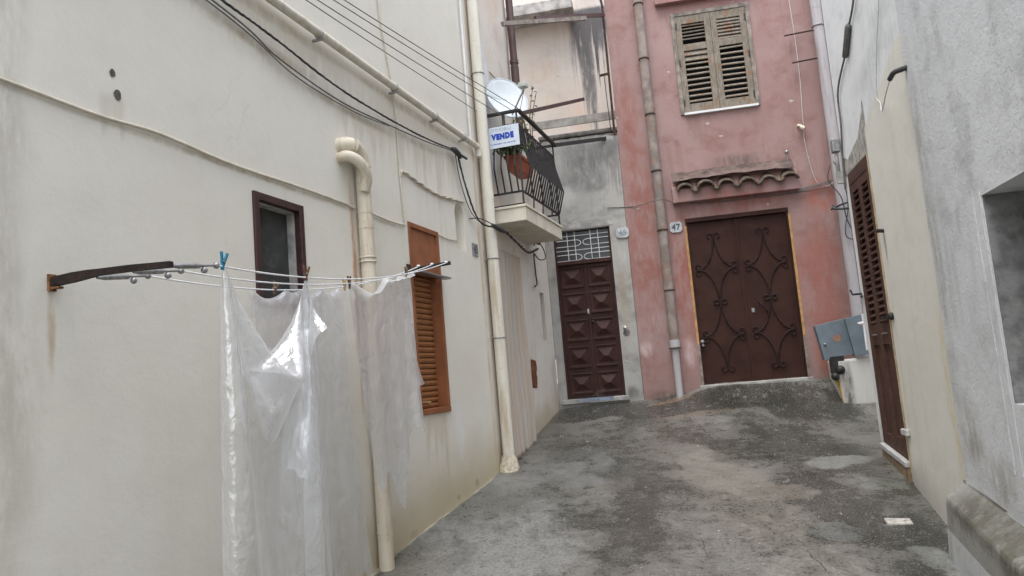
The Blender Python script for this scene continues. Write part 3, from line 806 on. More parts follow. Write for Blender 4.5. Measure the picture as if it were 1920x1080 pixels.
# stained house far behind the terrace
H4 = thing('stained_house', FE(.8, -2.6, 5), 'cream house behind the terrace with black damp stains running down', 'house')
FB = FE.shift(0, -2.6)
b = house_wall(FB, -2.2, 2.4, 2.0, 10.5, 3.0)
b.build('brown_wall', m_brownwall, H4)
pl = MB()
zz = [4.5+.16*i for i in range(34)]
ed = [1.50+.035*mnoise.noise(Vector((z*2.1, 1, 0)))+.02*mnoise.noise(Vector((z*8, 4, 0))) for z in zz]
for i in range(len(zz)-1):
    pl.hexa([FB(-2.2,.002,zz[i]), FB(ed[i],.002,zz[i]), FB(ed[i],.035,zz[i]), FB(-2.2,.035,zz[i]), FB(-2.2,.002,zz[i+1]), FB(ed[i+1],.002,zz[i+1]), FB(ed[i+1],.035,zz[i+1]), FB(-2.2,.035,zz[i+1])])
pl.build('wall', m_stained, H4)
sl_ = MB(); sl_.box(FB, -.9, .60, .036, .55, 8.10, 8.3); sl_.build('balcony_slab', m_conc, H4, bevel=.01)

# ================================================================ END: pink house
H5 = thing('pink_house', FE(3, 0, 1.3), 'tall faded pink house at the end with brown iron double door', 'house')
D47 = (2.02, 3.43, 1.335, 3.69); PW = (2.13, 3.24, 5.2, 6.74)
b = house_wall(FE, 1.2, 7.0, .3, 9.4, 5, [(*D47, .13), (*PW, .12)])
b.build('wall', m_pink, H5)
lg = MB(); lg.box(FE, 1.93, 3.3, .002, .10, 6.88, 6.98); lg.build('window_ledge', m_pink, H5, bevel=.01)
MB().box(FE, D47[0]-.05, D47[1]+.05, -.12, .05, 1.27, 1.334).build('doorstep', m_conc, H5, bevel=.01)
df = MB(); df.box(FE, 2.02, 3.43, -.10, .012, 3.63, 3.69).box(FE, 2.02, 2.05, -.10, .003, 1.337, 3.63).box(FE, 3.40, 3.43, -.10, .003, 1.337, 3.63)
df.build('door_frame', m_steeldoor, H5, bevel=.003)
MB().box(FE, 2.0, 2.032, .0035, .014, 1.9, 3.58).build('wood_strip', m_wstrip, H5); MB().box(FE, 3.42, 3.452, .0035, .014, 1.9, 3.6).build('wood_strip', m_wstrip, H5)
MB().box(FE, 2.0, 2.036, .0035, .013, 1.34, 1.9).build('strip_foot', m_oldwood, H5); MB().box(FE, 3.416, 3.452, .0035, .013, 1.34, 1.9).build('strip_foot', m_oldwood, H5)
def curl(cu, cz, du, dz, r, F, o, turn):
    """spiral starting at (cu,cz) heading (du,dz), turning 'turn' (+1/-1)"""
    pts = []
    nx, nz = -dz*turn, du*turn
    ccu, ccz = cu+nx*r, cz+nz*r
    for i in range(15):
        a = i/14*math.pi*1.55
        rr = r*(1-.35*i/14)
        pts.append((ccu-nx*rr*math.cos(a)+du*rr*math.sin(a), ccz-nz*rr*math.cos(a)+dz*rr*math.sin(a)))
    return [F(p[0], o, p[1]) for p in pts]
for (ua, ub) in ((2.051, 2.715), (2.7165, 3.399)):
    lf = MB()
    lf.box(FE, ua, ub, -.085, -.045, 1.34, 3.628)
    leaf = lf.build('door_leaf', m_steeldoor, H5, bevel=.004)
    st = MB()
    st.box(FE, ua, ua+.03, -.0449, -.038, 1.34, 3.628).box(FE, ub-.03, ub, -.0449, -.038, 1.34, 3.628); st.build('edge_bar', m_steeldoor, leaf)
    uc = (ua+ub)/2
    Ww = .25
    zt, zm, zb_ = 3.42, 2.47, 1.53
    rr = .046
    O = -.030
    for (z1_, z0_) in ((zt, zm), (zm, zb_)):
        zc = (z1_+z0_)/2; hh = (z1_-z0_)/2
        sc = MB()
        for sx in (-1, 1):
            for sz in (-1, 1):
                arc = []
                for i in range(13):
                    a = i/12*math.pi/2
                    arc.append(FE(uc+sx*(.006+(Ww-.006)*(1-math.cos(a))), O, zc+sz*hh*(1-math.sin(a))+sz*.006))
                sc.tube(arc, .0088, 6)
                sc.tube(curl(uc+sx*.006, zc+sz*(hh-.01), 0, sz, rr, FE, O, -sx*sz), .008, 6)
                sc.tube(curl(uc+sx*(Ww-.005), zc+sz*.006, sx, 0, rr*.9, FE, O, sx*sz), .008, 6)
        sc.build('scroll_work', m_scroll, leaf)
MB().box(FE, 2.70, 2.732, -.0375, -.028, 1.34, 3.625).build('meeting_strip', m_steeldoor, H5, bevel=.003)
kh = MB(); kh.box(FE, 2.79, 2.83, -.0449, -.036, 2.28, 2.34); kh.build('keyhole_plate', m_galv, H5)
hd = MB(); hd.tube([FE(2.90, -.045, 2.42), FE(2.90, -.005, 2.42), FE(3.0, -.005, 2.27), FE(3.0, -.045, 2.27)], .009, 8); hd.build('door_handle', m_scroll, H5)
hd = MB(); hd.ball(FE(2.075, .0, 1.93), .03, 6).ball(FE(2.08, .0, 1.88), .022, 6); hd.build('padlock', m_galv, H5)
# canopy over the door with a row of pan tiles
m_capmortar = simple('mossy_pink_mortar', (.11, .078, .068), .95, .4, 7., bump=.7, bscale=35., col2=(.03, .028, .025), amt=.9)
cn = MB(); cn.box(FE, 1.88, 3.60, .002, .13, 3.91, 4.10)
cn.hexa([FE(1.88,.002,4.103), FE(3.60,.002,4.103), FE(3.60,.12,4.103), FE(1.88,.12,4.103), FE(1.88,.002,4.33), FE(3.60,.002,4.33), FE(3.60,.05,4.2), FE(1.88,.05,4.2)])
cano = cn.build('door_canopy', m_pink, H5, bevel=.008)
mo = MB(); mo.grid(lambda a, t: FE(1.9+1.66*a, .01+.17*t, 4.36-.155*t+.02*mnoise.noise(Vector((a*9, t*2, 0)))+.02*math.sin(a*math.pi)), 40, 5)
mo.build('canopy_mortar', m_capmortar, cano)
nt_ = 6
for i in range(nt_):
    uc = 2.06+(1.42)*i/(nt_-1)
    t_ = MB()
    rj = .095*random.uniform(.86, 1.06); dz = random.uniform(-.02, .02); pr = random.uniform(.17, .22)
    for (ri, sg) in ((rj, 1),):
        t_.grid(lambda a, t: FE(uc+rj*math.cos(math.pi*(1-a)), .02+pr*t, 4.20-.10*t+dz+rj*.75*math.sin(math.pi*a)-.05), 12, 3)
    ob = t_.build('roof_tile', m_tile, cano)
    md = ob.modifiers.new('thick', 'SOLIDIFY'); md.thickness = .026
    if i < nt_-1:
        t_ = MB(); u2 = uc+.142
        t_.grid(lambda a, t: FE(u2+.06*math.cos(math.pi*(1-a)), .02+.185*t, 4.17-.10*t-.055*math.sin(math.pi*a)), 10, 3)
        ob = t_.build('roof_tile', m_tile, cano)
        md = ob.modifiers.new('thick', 'SOLIDIFY'); md.thickness = .022
# louvred shutters of the upper window
u0, u1, z0, z1 = PW
wf = MB(); wf.box(FE, u0, u0+.055, -.05, .022, z0, z1).box(FE, u1-.055, u1, -.05, .022, z0, z1).box(FE, u0+.055, u1-.055, -.05, .02, z1-.055, z1)
win = wf.build('window', m_oldwood, H5, bevel=.003)
MB().box(FE, u0+.05, u1-.03, -.05, .045, z0-.012, z0+.02).build('sill', m_white, win, bevel=.003)
MB().box(FE, u0+.055, u1-.055, -.115, -.1, z0, z1).build('dark_room_sheet', m_dark, win)  # black sheet paints the unlit room seen between the louvres
um = (u0+u1)/2
for side, (ua, ub) in enumerate(((u0+.057, um-.002), (um+.002, u1-.057))):
    sh = MB()
    zA, zB_ = z0+.022, z1-.058
    sh.box(FE, ua, ua+.085, -.03, .012, zA, zB_).box(FE, ub-.085, ub, -.03, .012, zA, zB_)
    rails = [(zA, zA+.13), (zA+.93, zA+1.03), (zB_-.12, zB_)]
    for (a, c) in rails: sh.box(FE, ua+.085, ub-.085, -.028, .009, a, c)
    leaf = sh.build('shutter', m_yellowwood, win, bevel=.003)
    for (a, c, n, part) in ((rails[0][1], rails[1][0], 10, 0), (rails[1][1], rails[2][0], 6, 1)):
        for k in range(n):
            zc = a+(c-a)*(k+.5)/n
            opn = .012 if (side == 1 and part == 1) else .026
            if side == 0 and part == 0 and k >= 8: opn = .014
            if side == 0 and part == 1 and k == 0: continue
            tilt = opn*(1+random.uniform(-.15, .15))
            hgt = (c-a)/n*(.50 if opn < .02 else .22)
            s_ = MB()
            jz = random.uniform(-.006, .006)
            s_.hexa([FE(ua+.083,.004,zc-hgt), FE(ub-.083,.004,zc-hgt+jz), FE(ub-.083,.010,zc-hgt+.012+jz), FE(ua+.083,.010,zc-hgt+.012),
                     FE(ua+.083,-.026,zc+hgt*.55), FE(ub-.083,-.026,zc+hgt*.55+jz), FE(ub-.083,-.018,zc+hgt*.55+.012+jz), FE(ua+.083,-.018,zc+hgt*.55+.012)])
            s_.build('louvre', m_yellowwood, leaf)
    hu = ua+.012 if side == 0 else ub-.012
    for zz_ in (zA+.15, zA+.75, zB_-.15): MB().box(FE, hu-.008, hu+.008, .0125, .022, zz_-.05, zz_+.05).build('hinge', m_iron, win)

# ================================================================ RIGHT: white house with louvred brown door
H6 = thing('white_house', FR(-.4, 0, .4), 'old white plastered house on the right with a tall brown louvred door', 'house')
DR = (-.09, .70, .50, 3.43)
b = house_wall(FR, -1.64, .84, -.6, 8.1, 5.5, [(*DR, .05)])
b.build('wall', m_white_old, H6)
cp = MB()
edge = [(-1.64, 4.04), (-1.2, 3.95), (-.9, 3.84), (-.59, 3.79), (-.35, 3.70), (-.2, 3.66)]
nz = 24
for i in range(len(edge)-1):
    (a, za), (c, zc) = edge[i], edge[i+1]
    def pt(u, zt, t):
        z = .0+(zt-.0)*t
        flare = .17*max(0, 1-z/.75)**2*min(1, max(0, (-u-.3)/.9))
        return FR(u, .014+flare, z-.3*(1-t))
    cp.grid(lambda x, t: pt(a+(c-a)*x, za+(zc-za)*x, t), 4, nz)
    cp.poly([FR(a,0,za), FR(a,.014,za), FR(c,.014,zc), FR(c,0,zc)])
cp.poly([FR(-.2,0,0), FR(-.2,.014,0), FR(-.2,.014,3.66), FR(-.2,0,3.66)])
cp.build('lower_render', m_cream_r, H6)
pc = MB()
jag = [(-.2,.5),(-.17,1.0),(-.205,1.4),(-.16,1.9),(-.19,2.4),(-.155,2.9),(-.2,3.3),(-.2,3.66),(.15,3.66),(.5,3.58),(.83,3.70),(.83,3.45),(-.09,3.45),(-.095,.5)]
for (p, q) in zip(jag[:7], jag[1:8]):
    pc.poly([FR(p[0],.004,p[1]), FR(-.093,.004,p[1]), FR(-.093,.004,q[1]), FR(q[0],.004,q[1])])
pc.build('jamb_patch', simple('ochre_jamb_plaster', (.46, .36, .22), .95, .3, 9., bump=.6, bscale=30., col2=(.62, .58, .48)), H6)
pc = MB()
pc.poly([FR(-.2,.005,3.435), FR(.83,.005,3.435), FR(.83,.005,3.66), FR(.6,.005,3.57), (FR(.35,.005,3.62)), FR(.1,.005,3.66), FR(-.15,.005,3.85), FR(-.2,.005,3.95)])
pc.build('cement_patch', m_cement, H6)
# door: two narrow leaves, louvres above, panels below
u0, u1, z0, z1 = DR
zt0 = lambda u: .60+.125*(u+.09)            # sloping threshold
df = MB(); df.box(FR, u0, u0+.035, -.045, .006, .62, z1).box(FR, u1-.035, u1, -.045, .006, .7, z1).box(FR, u0+.035, u1-.035, -.045, .005, z1-.12, z1)
df.build('door_frame', m_brown, H6, bevel=.003)
um = (u0+u1)/2
for (ua, ub) in ((u0+.036, um-.001), (um+.001, u1-.036)):
    lf = MB()
    zA = .60; zB_ = z1-.122
    lf.box(FR, ua, ua+.06, -.04, .001, zA, zB_).box(FR, ub-.06, ub, -.04, .001, zA, zB_)
    for (a, c) in ((zA, zA+.20), (1.66, 1.86), (zB_-.09, zB_)): lf.box(FR, ua+.06, ub-.06, -.04, -.0, a, c)
    lf.box(FR, ua+.06, ub-.06, -.035, -.022, zA+.2, 1.66)
    lf.box(FR, ua+.06, ub-.06, -.044, -.0415, 1.86, zB_-.09)
    leaf = lf.build('door_leaf', m_brown, H6, bevel=.004)
    n = 21
    for k in range(n):
        zc = 1.86+(zB_-.09-1.86)*(k+.5)/n
        s_ = MB()
        s_.hexa([FR(ua+.058,-.006,zc-.024), FR(ub-.058,-.006,zc-.024), FR(ub-.058,.004,zc-.012), FR(ua+.058,.004,zc-.012), FR(ua+.058,-.038,zc+.014), FR(ub-.058,-.038,zc+.014), FR(ub-.058,-.030,zc+.024), FR(ua+.058,-.030,zc+.024)])
        s_.build('louvre', m_brown, leaf)
    hb = MB(); hb.tube([FR(ua+.1, .001, 1.76), FR(ua+.13, .016, 1.76), FR(ub-.13, .016, 1.76), FR(ub-.1, .001, 1.76)], .007, 6); hb.build('door_handle', m_galv, leaf)
ts = MB(); ts.hexa([FR(u0-.03,-.04,zt0(u0)-.05), FR(u1+.02,-.04,zt0(u1)-.05), FR(u1+.02,.045,zt0(u1)-.05), FR(u0-.03,.045,zt0(u0)-.05), FR(u0-.03,-.04,zt0(u0)), FR(u1+.02,-.04,zt0(u1)), FR(u1+.02,.045,zt0(u1)), FR(u0-.03,.045,zt0(u0))])
ts.build('threshold', m_marble, H6, bevel=.008)
rs = MB(); rs.hexa([FR(u0-.02,.0,.2), FR(u1+.01,.0,.2), FR(u1+.01,.03,.2), FR(u0-.02,.03,.2), FR(u0-.02,.0,zt0(u0)-.051), FR(u1+.01,.0,zt0(u1)-.051), FR(u1+.01,.03,zt0(u1)-.051), FR(u0-.02,.03,zt0(u0)-.051)])
rs.build('step_riser', simple('ochre_step_plaster', (.22, .16, .10), .95, .3, 9., bump=.6, col2=(.10, .085, .065)), H6)
MB().box(FR, -.30, -.13, .015, .05, .84, .90).build('sill_stub', m_marble, H6, bevel=.01)
lt = MB(); lt.bar(FR(.12, .02, 1.905), FR(-.27, .025, 1.90), .018, .03); lt.ball(FR(-.28, .03, 1.90), .03, 6, (1, 1, 1.2)); lt.build('shutter_catch', m_iron, H6)
lt = MB(); lt.tube([FR(-.36, .013, 2.66), FR(-.36, .07, 2.665)], .018, 8); lt.build('iron_stub', m_iron, H6)
cb_ = MB(); cb_.tube([FR(.80, 0, 2.2), FR(.80, .09, 2.2), FR(.82, .1, 2.25)], .012, 6); cb_.tube([FR(.82, 0.005, 2.17), FR(.72, .02, 2.17)], .012, 6); cb_.build('shutter_hook', m_iron, H6)

# ================================================================ RIGHT: rough stucco house nearest the camera
H7 = thing('stucco_house', FR(-3.5, 0, .2), 'rough grey stucco house at the right edge with a deep window niche', 'house')
NI = (-3.75, -2.66, 1.23, 2.48)
b = house_wall(FR, -13, -1.645, -2.2, 7.9, 5.5, [(*NI, .34, True)], o=.05)
b.build('wall', m_stucco, H7)
for (a, c, t_) in ((-2.64, -2.60, .003), (-2.53, -2.50, .003)):
    sr_ = MB()
    n = 40
    for i in range(n):
        z0_, z1_ = .8+1.75*i/n, .8+1.75*(i+1)/n
        j0, j1 = .006*mnoise.noise(Vector((z0_*7, a, 0))), .006*mnoise.noise(Vector((z1_*7, a, 0)))
        sr_.hexa([FR(a+j0,.05,z0_), FR(c+j0,.05,z0_), FR(c+j0,.05+t_,z0_), FR(a+j0,.05+t_,z0_), FR(a+j1,.05,z1_), FR(c+j1,.05,z1_), FR(c+j1,.05+t_,z1_), FR(a+j1,.05+t_,z1_)])
    sr_.build('niche_surround', m_stucco, H7)
# far cheek and sill of the niche in raw cement, darkened to paint in the recess's deep shade
m_raw = simple('shaded_raw_cement', (.175, .175, .17), .95, .3, 11., bump=.9, bscale=40., col2=(.09, .09, .088), amt=.7)
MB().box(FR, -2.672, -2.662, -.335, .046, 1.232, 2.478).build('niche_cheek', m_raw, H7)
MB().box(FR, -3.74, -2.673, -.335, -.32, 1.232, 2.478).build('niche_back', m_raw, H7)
# sloping mossy plinth at its foot
def plinth(a, t):
    u = -1.58-4.4*a
    zt = .63+.13*(u+1.58)
    wd = .13+.06*min(1, a*4)
    if t < .12: o, z = .05+.0*t, zt+.02-.02*t/.12
    elif t < .45:
        k = (t-.12)/.33
        o, z = .05+wd*k, zt-.10*k
    else:
        k = (t-.45)/.55
        o, z = .05+wd+.05*math.sin(k*math.pi*.5), zt-.10-.9*k-.03*math.sin(min(1, k*6)*math.pi/2)
    q = .010*mnoise.noise(Vector((u*2.2, t*3, 2)))+.003*mnoise.noise(Vector((u*9, t*12, 2)))
    return FR(u, o+q, z+q)
SPL = .56
pb = MB(); pb.grid(lambda a, t: plinth(a, SPL+(1-SPL)*t), 90, 22)
pb.poly([plinth(0, k/40) for k in range(41)]+[FR(-1.58, .0, -.4), FR(-1.58, .0, .63)])
pl_ = pb.build('plinth', m_stuccob, H7)
pb = MB(); pb.grid(lambda a, t: plinth(a, SPL*t), 90, 24)
pb.build('mossy_top', m_ledge, pl_)

# ================================================================ meter corner at the far right
SLOT_P = Fr((4.12, 10.25), (.985, -.17), (-.17, -.985))
mp = MB()
def plin(a, t):
    return None
mp.hexa([SLOT_P(0,-.55,.5), SLOT_P(1.2,-.55,.5), SLOT_P(1.2,0,.5), SLOT_P(.04,0,.5), SLOT_P(-.03,-.55,1.53), SLOT_P(1.2,-.55,1.55), SLOT_P(1.2,-.02,1.55), SLOT_P(-.0,-.02,1.53)])
m_plinthw = plaster('white_plinth_plaster', SLOT_P, (.55, .54, .50), (.36, .35, .31), (.60, .59, .55), mottle=.4,
    blobs=[(.1, 1.1, .1, .6, (.07, .065, .055), .9), (.3, .9, .6, .08, (.05, .05, .045), .95), (.05, 1.3, .05, .3, (.2, .16, .1), .6)])
o = mp.build('masonry_plinth', m_plinthw, bevel=.025)
tag(o, 'stout white plastered masonry block with black mould under the grey meter boxes', 'plinth')
def meter_box(c, wd, ht, dp, tilt, label, detail):
    F = Fr((c[0], c[1]), (.985, -.17), (-.17, -.985))
    ca, sa = math.cos(tilt), math.sin(tilt)
    G = lambda u, o, z: F(u*ca-z*sa, o, c[2]+u*sa+z*ca)
    t = thing('meter_box', (c[0], c[1], c[2]-ht/2), label, 'meter box', 'grey meter boxes in the corner')
    MB().box(G, -wd/2, wd/2, -dp, -.012, -ht/2, ht/2).build('body', m_meter, t, bevel=.006)
    MB().box(G, -wd/2-.006, wd/2+.006, -.011, .004, -ht/2-.006, ht/2+.006).build('door', m_meter, t, bevel=.004)
    k = MB()
    if detail == 0:
        k.ball(G(-wd/2+.05, .012, -.03), .018, 6); k.build('lock', m_galv, t)
        q = MB(); q.poly([G(.03+.05*math.cos(a)*random.uniform(.7, 1.1), .0065, .01+.055*math.sin(a)*random.uniform(.7, 1.1)) for a in [i*math.pi/6 for i in range(12)]]); q.build('sticker', m_orange, t)
    else:
        k.box(G, wd/2-.04, wd/2-.015, .0045, .012, -.07, -.03); k.build('lock', m_iron, t)
    return t
meter_box((4.16, 10.32, 1.80), .38, .46, .16, R_(-9)*-1, 'left grey metal meter box with an orange sticker, partly behind its neighbour', 0)
meter_box((4.47, 10.17, 1.83), .32, .50, .17, R_(8), 'right grey metal meter box standing on the white masonry block', 1)
gp = thing('gas_pipe', (4.1, 10.4, 1.1), 'yellow gas pipe with black valve below the left meter box', 'pipe')
q = MB(); q.tube(bez([(4.10, 10.36, 1.5), (4.12, 10.34, 1.3), (4.15, 10.3, 1.12), (4.17, 10.28, .9)], 12), .022, 8); q.build('yellow_pipe', m_yellow, gp)
q = MB(); q.box(Fr((4.14, 10.33), (.985,-.17), (-.17,-.985)), -.07, .09, -.06, .06, 1.36, 1.58); q.ball((4.08, 10.27, 1.32), .05, 6); q.ball((4.16, 10.27, 1.40), .06, 6); q.build('valve', m_iron, gp)

# ================================================================ pipes
def collar(F, u, o, z, r, h, m, parent, name='collar'):
    MB().tube([F(u, o, z-h/2), F(u, o, z+h/2)], r-.002, 18).build(name, m, parent)
# elbowed cream pipe on the near left wall
P1 = thing('drainpipe', FL(5.42, .07, .3), 'cream drainpipe with two elbows at its top, standing behind the plastic sheets', 'drainpipe')
UP = 5.42
q = MB(); q.tube([FL(UP, .07, z) for z in (.2, .52, 1.5, 2.5, 3.38)], .058, 16)
q.tube(arc_pts(lambda t: FL(UP-.16+.16*math.sin(t*math.pi/2)-.0, .075, 3.38+.16*math.cos(math.pi/2-t*math.pi/2) if False else 3.38+.14*math.cos(t*math.pi/2)), 10) , .062, 16)
q.tube([FL(UP-.16, .075, 3.52), FL(UP-.20, .05, 3.52), FL(UP-.22, -.02, 3.515)], .062, 16)
q.build('pipe', m_cpipe, P1)
q = MB(); q.tube(bez([FL(UP-.24, -.02, 3.41), FL(UP-.23, .07, 3.42), FL(UP-.16, .13, 3.38), FL(UP-.07, .14, 3.29), FL(UP-.045, .10, 3.18)], 20), .043, 14); q.build('branch_elbow', m_cpipe, P1)
for z in (3.37, 3.27, 3.02, 2.90, .56, .53): collar(FL, UP, .07, z, .063, .03 if z > 1 else .012, m_cpipe, P1)
q = MB(); q.tube([FL(UP+.062*math.cos(a), .07+.062*math.sin(a), 2.62) for a in [i*2*math.pi/16 for i in range(17)]], .007, 6); q.tube([FL(UP+.062*math.cos(a), .07+.062*math.sin(a), 2.655) for a in [i*2*math.pi/16 for i in range(17)]], .006, 6); q.build('clamp', m_cablec, P1)
# thick downpipe between the two left houses
P2 = thing('drainpipe', FL(8.33, .085, .7), 'tall thick cream drainpipe between the cream house and the curtained doorway', 'drainpipe')
q = MB(); q.tube([FL(8.33, .085, z) for z in (.72, 3.5, 6, 9.1)], .066, 18); q.build('pipe', m_cpipe2, P2)
for z in (3.74, 6.6): collar(FL, 8.33, .085, z, .071, .10, m_cpipe2, P2)
q = MB(); q.box(FL, 8.31, 8.35, 0, .03, 5.2, 5.23); q.tube([FL(8.33+.07*math.cos(a), .085+.07*math.sin(a), 5.2) for a in [i*2*math.pi/16 for i in range(17)]], .006, 6); q.build('clamp', m_galv, P2)
q = MB(); q.grid(lambda a, t: FL(8.33+(.09+.05*t)*math.cos(a*6.283)*(1+.25*mnoise.noise(Vector((a*6, t*3, 0)))), .085+(.075+.05*t)*math.sin(a*6.283)*(1+.2*mnoise.noise(Vector((a*7, t*3, 5)))), .80-.2*t+.03*mnoise.noise(Vector((a*9, t, 3)))), 20, 5); q.build('plaster_foot', simple('crumbling_plaster', (.52, .46, .36), .95, .3, 25., bump=1., bscale=40.), P2)
for z in (2.1, 3.0):
    q = MB(); q.tube([FL(8.33+.069*math.cos(a), .085+.069*math.sin(a), z) for a in [i*2*math.pi/18 for i in range(19)]], .007, 6); q.box(FL, 8.31, 8.35, .001, .03, z-.012, z+.012); q.build('clamp', m_galv, P2)
# level pipe high on the cream wall
P3 = thing('wall_pipe', FL(5, .06, 4.28), 'cream pipe running level along the cream wall above the black cable bundle', 'pipe')
q = MB(); q.tube([FL(0, .06, 4.30), FL(4, .06, 4.295), FL(8.12, .06, 4.285)], .034, 14); q.tube(bez([FL(8.12, .06, 4.285), FL(8.17, .06, 4.28), FL(8.19, .06, 4.24), FL(8.19, .06, 4.17)], 9), .036, 14); q.build('pipe', m_cpipe2, P3)
for u in (3.2, 4.9, 6.12, 7.0, 7.75):
    q = MB(); q.box(FL, u-.01, u+.01, .001, .095, 4.235, 4.25); q.tube([FL(u, .06+.037*math.cos(a), 4.288+.037*math.sin(a)) for a in [i*2*math.pi/14 for i in range(15)]], .005, 6); q.build('bracket', m_galv, P3)
P4 = MB(); P4.tube([FL(8.06, .03, 4.30), FL(8.06, .03, 8.9)], .014, 8)
tag(P4.build('conduit', m_white), 'thin white upright conduit beside the thick cream drainpipe, above the level pipe', 'conduit')
# brown pipe on the corner
P5 = thing('drainpipe', FL(9.98, .02, 4.6), 'dark brown enamelled drainpipe above the satellite dish', 'drainpipe')
q = MB(); q.tube([FL(9.86, .085, 9.2), FL(9.86, .085, 5.75), FL(9.86, .085, 4.7)], .05, 14); q.build('pipe', m_bpipe, P5)
for (z, h, r_) in ((5.92, .05, .062), (5.72, .26, .058), (7.1, .04, .056)): collar(FL, 9.86, .085, z, r_, h, m_bpipe, P5)
# clay pipe with white foot on the pink wall
P6 = thing('drainpipe', FE(1.69, .09, 1.24), 'weathered clay drainpipe of stacked sections with a white foot on the pink wall', 'drainpipe')
zs_ = [1.98, 2.84, 3.70, 4.56, 5.40, 6.24, 7.08, 7.92, 8.76, 9.5]
for k, (a, c) in enumerate(zip(zs_, zs_[1:])):
    j = random.uniform(-.006, .006)
    q = MB(); q.tube([FE(1.69+j, .09, a), FE(1.69+j, .09, c-.03)], .066, 16); q.tube([FE(1.69+j, .09, c-.14), FE(1.69+j, .09, c)], .071, 18); q.build('clay_section', m_clay, P6)
    q = MB(); q.tube([FE(1.69+j+.072*math.cos(x), .09+.072*math.sin(x), c-.155) for x in [i*2*math.pi/18 for i in range(19)]], .006, 6); q.build('clamp', m_rust, P6)
q = MB(); q.tube([FE(1.69, .09, 1.1), FE(1.69, .09, 1.95)], .05, 16); q.tube([FE(1.69, .09, 1.87), FE(1.69, .09, 1.99)], .075, 16); q.build('white_foot', m_wpipe, P6)
q = MB(); q.tube([FE(1.69+.078*math.cos(x), .09+.078*math.sin(x), 1.88) for x in [i*2*math.pi/18 for i in range(19)]], .007, 6); q.build('clamp', m_rust, P6)
# pale pipe at the right
P7 = thing('drainpipe', FE(4.12, .12, 1.9), 'pale grey drainpipe at the right end of the pink wall', 'drainpipe')
q = MB(); q.tube([FE(4.12, .12, 1.3), FE(4.12, .12, 4.4), FE(4.12, .12, 8.9)], .072, 18); q.build('pipe', m_wpipe, P7)
for (z, h) in ((6.45, .03), (4.6, .16), (3.2, .03)): collar(FE, 4.12, .12, z, .076, h, m_wpipe, P7)
q = MB(); q.tube([FE(4.12+.078*math.cos(x), .12+.078*math.sin(x), 6.18) for x in [i*2*math.pi/18 for i in range(19)]], .009, 6); q.build('clamp', m_galv, P7)
q = MB(); q.tube([FE(4.27, .06, 8.8), FE(4.26, .06, 6), FE(4.27, .06, 2.3)], .022, 8)
tag(q.build('conduit', simple('dark_brown_conduit', (.09, .05, .045), .7, .3)), 'thin dark brown conduit just right of the pale drainpipe', 'conduit')

# ================================================================ cables
def cable(name, pts, r, m, label, cat='cable', n=60, strands=1, tw=0., parent=None):
    b = MB()
    path = bez(pts, n)
    for s in range(strands):
        if strands == 1: b.tube(path, r, 6)
        else:
            out = []
            for i, p in enumerate(path):
                t = (path[min(i+1, len(path)-1)]-path[max(i-1, 0)]).normalized()
                x = t.cross(Vector((0,0,1)))
                if x.length < .01: x = Vector((1,0,0))
                x.normalize(); y = x.cross(t)
                a = i*.75+s*2*math.pi/strands
                out.append(p+(x*math.cos(a)+y*math.sin(a))*tw*(1+.25*math.sin(i*.37+s)))
            b.tube(out, r, 6)
    if parent is not None: return b.build(name, m, parent)
    return tag(b.build(name, m), label, cat)
KB = thing('cable_bundle', FL(6, .05, 4.0), 'twisted black cable bundle sagging along the cream wall to the thick drainpipe', 'cable')
cable('twisted_cable', [FL(1.5, .05, 4.22), FL(2.8, .05, 4.12), FL(3.8, .05, 4.06), FL(4.33, .05, 4.03), FL(5.12, .05, 3.96), FL(5.99, .05, 3.96), FL(6.8, .05, 4.0), FL(7.45, .05, 4.065)], .0045, m_cable, '', n=170, strands=3, tw=.005, parent=KB)
cable('grey_cable', [FL(1.5, .04, 4.19), FL(3.8, .04, 4.02), FL(4.4, .03, 3.92), FL(5.2, .03, 3.87), FL(6.0, .04, 3.91), FL(6.8, .05, 3.97), FL(7.45, .05, 4.05)], .006, m_cableg, '', n=90, parent=KB)
cable('grey_cable', [FL(1.5, .04, 4.16), FL(3.8, .03, 4.0), FL(4.6, .03, 3.86), FL(5.4, .03, 3.85), FL(6.0, .04, 3.90)], .005, m_cableg, '', n=90, parent=KB)
q = MB(); q.tube([FL(7.38, .06, 4.05), FL(7.44, .065, 4.06), FL(7.56, .065, 4.04), FL(7.62, .06, 4.02)], [.02, .03, .03, .02], 8); q.tube([FL(7.6, .06, 4.05), FL(7.8, .06, 4.05)], .014, 8); q.build('junction', m_cable, KB)
cable('drop_cable', [FL(7.55, .06, 4.02), FL(7.72, .05, 3.75), FL(7.95, .06, 3.45), FL(8.10, .10, 3.36), FL(8.3, .19, 3.34), FL(8.55, .22, 3.32)], .005, m_cable, '', n=60, strands=3, tw=.006, parent=KB)
cable('grey_cable', [FL(7.5, .05, 4.02), FL(7.62, .04, 3.75), FL(7.85, .04, 3.48), FL(8.1, .08, 3.36)], .006, m_cableg, '', n=30, parent=KB)
cable('grey_cable', [FL(7.86, .02, 3.40), FL(8.05, .08, 3.42), FL(8.25, .18, 3.36)], .006, m_cable, '', n=20, parent=KB)
q = MB(); q.tube([FL(8.15, .17, 3.36), FL(8.22, .175, 3.35), FL(8.42, .19, 3.335), FL(8.5, .2, 3.325)], [.015, .028, .028, .016], 8); q.build('junction', m_cable, KB)
K2 = thing('cable', FL(9.4, .15, 3.2), 'black cable slung from the thick drainpipe beneath the balcony slab', 'cable')
cable('run', [FL(8.52, .21, 3.325), FL(8.9, .24, 3.22), FL(9.35, .2, 3.20), FL(9.9, .12, 3.30), FL(10.35, .05, 3.40)], .009, m_cable, '', n=60, strands=2, tw=.008, parent=K2)
